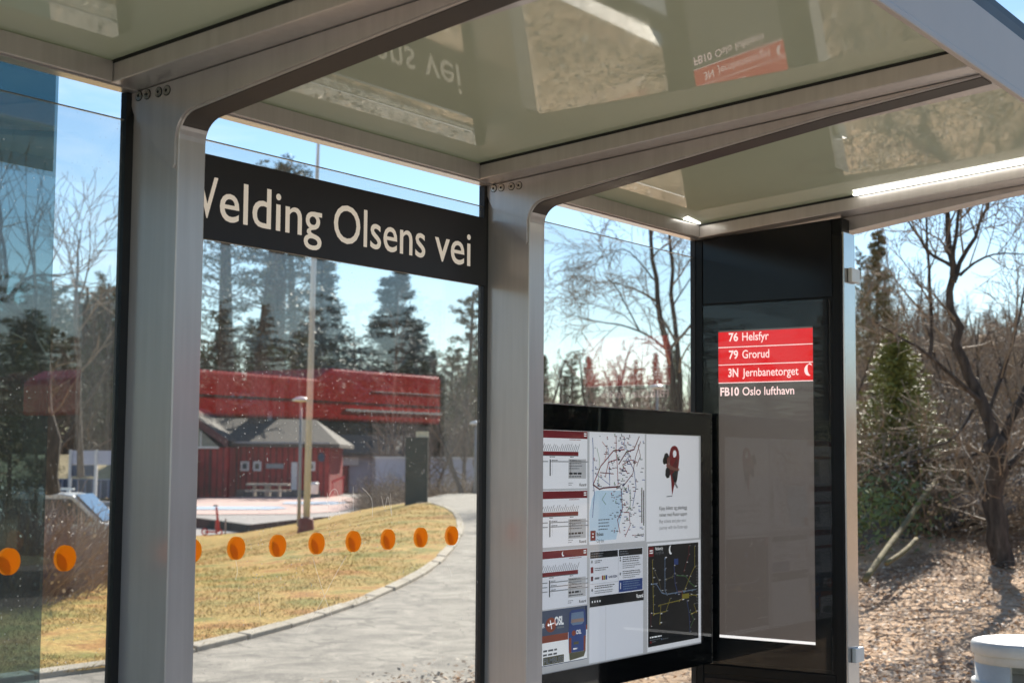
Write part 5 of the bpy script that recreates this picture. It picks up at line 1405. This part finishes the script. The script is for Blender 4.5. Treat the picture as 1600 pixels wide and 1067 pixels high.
# tan slope behind
ts = MB(); F = Loc(120, 770, 100)
P = []
for i in range(25):
    x_ = -100+15*i
    P.append((F.p(x_, 776, 0), F.p(x_, 716+3*sin(i*1.3)-(4 if x_ < 110 else -6), 9), F.p(x_, 712, 22)))
for (a, b, c_), (d_, e_, f_) in zip(P[:-1], P[1:]):
    ts.face([a, d_, e_, b]); ts.face([b, e_, f_, c_])
tag(ts.build('slope', 'far_slope', None, True), kind='structure')
# dark hedge behind teal glass
F = Loc(20, 780, 30)

# white van
vv = 40.0; b0 = G(60, 876); vv = 39.5; kk = vv/FPX
base = at(180, 874, vv); zb0 = tz(base.x, base.y); base.z = zb0
vn = thing('parked_van', 'small white van with roof bars behind the reddish shrubs', 'van', tuple(base))
top_z = at(120, 770, vv).z-zb0   # roof height
Hh = top_z
def vp(x, z, d=0): return base+RH*x+FH*d+ZZ*z
prof = [(-4.5, .28), (-4.55, .9), (-4.45, Hh-.15), (-4.3, Hh-.03), (-3.0, Hh), (-1.45, Hh-.02), (-1.15, Hh-.08), (-.38, Hh*.60), (.0, Hh*.53), (.18, Hh*.40), (.2, .35), (.1, .25)]
mb = MB(); mb.prism([vp(x, z, 0) for x, z in prof], FH*1.75); mb.build('body', 'van_white', vn, bevel=.05, seg=3)
def vwin(pts, name='side_window'):
    q = MB(); q.prism([vp(x, z, -.012) for x, z in pts], -FH*.012); q.build(name, 'car_glass', vn)
vwin([(-1.95, Hh*.58), (-1.0, Hh*.58), (-.55, Hh*.62), (-1.22, Hh-.16), (-1.95, Hh-.16)])
vwin([(-3.0, Hh*.58), (-2.1, Hh*.58), (-2.1, Hh-.17), (-3.0, Hh-.17)]); vwin([(-4.2, Hh*.6), (-3.15, Hh*.58), (-3.15, Hh-.17), (-4.1, Hh-.18)])
q = MB(); q.prism([vp(-1.13, Hh-.07, .1), vp(-.40, Hh*.615, .1), vp(-.37, Hh*.625, .1), vp(-1.10, Hh-.04, .1)], FH*1.55); q.build('windscreen', 'car_glass', vn)
for x_ in (-3.6, -.75):
    q = MB(); c_ = vp(x_, .33, -.02); q.prism([c_+RH*(.33*cos(t*pi/10))+ZZ*(.33*sin(t*pi/10)) for t in range(20)], FH*.22); w_ = q.build('wheel', 'tyre', vn)
    q = MB(); c_ = vp(x_, .33, -.035); q.prism([c_+RH*(.19*cos(t*pi/10))+ZZ*(.19*sin(t*pi/10)) for t in range(20)], FH*.01); q.build('rim', 'bolt_steel', w_)
for d_ in (.12, 1.55):
    q = MB(); q.lbox(base, RH, FH, ZZ, -3.6, -1.6, d_, d_+.09, Hh+.04, Hh+.10)
    for x_ in (-3.4, -1.8): q.lbox(base, RH, FH, ZZ, x_, x_+.08, d_, d_+.09, Hh-.02, Hh+.035)
    q.build('roof_bar', 'paint_white', vn)

# red bus on the far side of the road, seen in the panes
YBUS = -12.0
def mirror_x(px): # where the reflection at column px meets the bus side
    d_ = ray(px, 600); return d_.x/d_.y*(-YBUS+2.75)
xr_, xm_ = mirror_x(690), mirror_x(497); xl_ = xr_-6.1
def mirror_z(px, py): d_ = ray(px, py); return CAM.z+d_.z/d_.y*(-YBUS+2.75)
bu = thing('red_bus', 'red bus mirrored in the shelter glass above the house', 'bus', (xl_, YBUS, 0))
ztop, zlow = mirror_z(600, 581), mirror_z(600, 661)
W = 2.5
mb = MB()
mb.prism([(xl_, YBUS, .35), (xr_, YBUS, .35), (xr_, YBUS, .92), (xl_, YBUS, .92)], V((0, -W, 0)))
mb.build('lower_body', 'trim_dark', bu)
mb = MB(); zmid = ztop-.22
mb.prism([(xl_, YBUS, zlow+.002), (xr_, YBUS, zlow+.002), (xr_, YBUS, ztop-.03), (xr_-.05, YBUS, ztop), (xm_+.35, YBUS, ztop), (xm_, YBUS, ztop-.17), (xl_+.3, YBUS, ztop-.15), (xl_, YBUS, ztop-.3)], V((0, -W, 0)))
mb.build('roof_body', 'bus_red', bu, bevel=.09, seg=4)
zp_, zw_, zd_ = mirror_z(690, 618), mirror_z(690, 647), mirror_z(690, 637)
mb = MB(); mb.box(xm_+1.2, xr_-.02, YBUS+.003, YBUS+.02, zp_-.008, zp_+.008); mb.build('trim_strip', 'bus_white', bu)
mb = MB(); mb.box(xm_+.6, xr_-.02, YBUS+.003, YBUS+.03, zw_-.02, zw_+.02); mb.build('trim_strip', 'bus_white', bu)
mb = MB(); mb.box(xl_+.02, xr_-.02, YBUS+.003, YBUS+.012, zd_-.008, zd_+.012); mb.build('dark_groove', 'tyre', bu)
mb = MB(); mb.box(xl_+.02, xr_-.02, YBUS-W+.02, YBUS-.03, .921, zlow+.001); mb.build('window_band', 'black_gasket', bu)
x = xl_+.05
while x < xr_-.6:
    q = MB(); q.box(x, min(x+1.42, xr_-.03), YBUS-.025, YBUS-.01, .95, zlow-.02); q.build('window', 'car_glass', bu); x += 1.46
for x_ in (xl_+1.5, xr_-1.6):
    q = MB(); q.prism([(x_+.48*cos(t*pi/10), YBUS+.02, .48+.48*sin(t*pi/10)) for t in range(20)], V((0, -.3, 0))); q.build('wheel', 'tyre', bu)

# ------------------------------------------------------------------ light
SAZ, SEL = radians(20), radians(33)
sd = V((cos(SAZ)*cos(SEL), sin(SAZ)*cos(SEL), sin(SEL)))
sun = bpy.data.lights.new('sun', 'SUN'); sun.energy = 4.6; sun.angle = radians(.53); sun.color = (1, .93, .82)
so = bpy.data.objects.new('sun', sun); COL.objects.link(so); so.rotation_euler = (-sd).to_track_quat('-Z', 'Y').to_euler()
w = bpy.data.worlds.new('World'); S.world = w; w.use_nodes = True
n, l = w.node_tree.nodes, w.node_tree.links; bg = n['Background']
sk = n.new('ShaderNodeTexSky'); sk.sky_type = 'NISHITA'; sk.sun_disc = False; sk.sun_elevation = SEL; sk.sun_rotation = pi/2-SAZ
sk.air_density = 1.0; sk.dust_density = .05; sk.ozone_density = 1.5; sk.altitude = 100
tc = n.new('ShaderNodeTexCoord'); mp = n.new('ShaderNodeMapping'); mp.inputs['Scale'].default_value = (1.2, 1.2, 5)
l.new(tc.outputs['Generated'], mp.inputs[0])
cn_ = ntex(n, l, mp, 2.6, 9, .62, .6)
cr_ = ramp(n, [(.52, (0, 0, 0)), (.78, (.45, .45, .45))]); l.new(cn_.outputs[0], cr_.inputs[0])
mx = n.new('ShaderNodeMix'); mx.data_type = 'RGBA'; l.new(cr_.outputs[0], mx.inputs[0]); hs = n.new('ShaderNodeHueSaturation'); hs.inputs['Saturation'].default_value = 1.12; l.new(sk.outputs[0], hs.inputs['Color']); l.new(hs.outputs[0], mx.inputs[6]); mx.inputs[7].default_value = (9, 9.3, 9.8, 1)
l.new(mx.outputs[2], bg.inputs[0]); bg.inputs[1].default_value = .07

cam = bpy.data.cameras.new('camera'); co = bpy.data.objects.new('camera', cam); COL.objects.link(co)
cam.sensor_width = 36; cam.lens = FPX/1600*36; cam.clip_start = .05; cam.clip_end = 3000
Rm = Matrix((RT, UP, -FW)).transposed(); co.matrix_world = Matrix.Translation(CAM) @ Rm.to_4x4()
cam.dof.use_dof = True; cam.dof.focus_distance = 4.5; cam.dof.aperture_fstop = 6.3
S.camera = co
S.view_settings.view_transform = 'Standard'; S.view_settings.look = 'None'; S.view_settings.exposure = 1.14; S.view_settings.gamma = 1
S.render.engine = 'CYCLES'
S.cycles.use_denoising = True; S.cycles.max_bounces = 8; S.cycles.transparent_max_bounces = 12; S.cycles.caustics_reflective = False; S.cycles.caustics_refractive = False
S.cycles.sample_clamp_indirect = 8
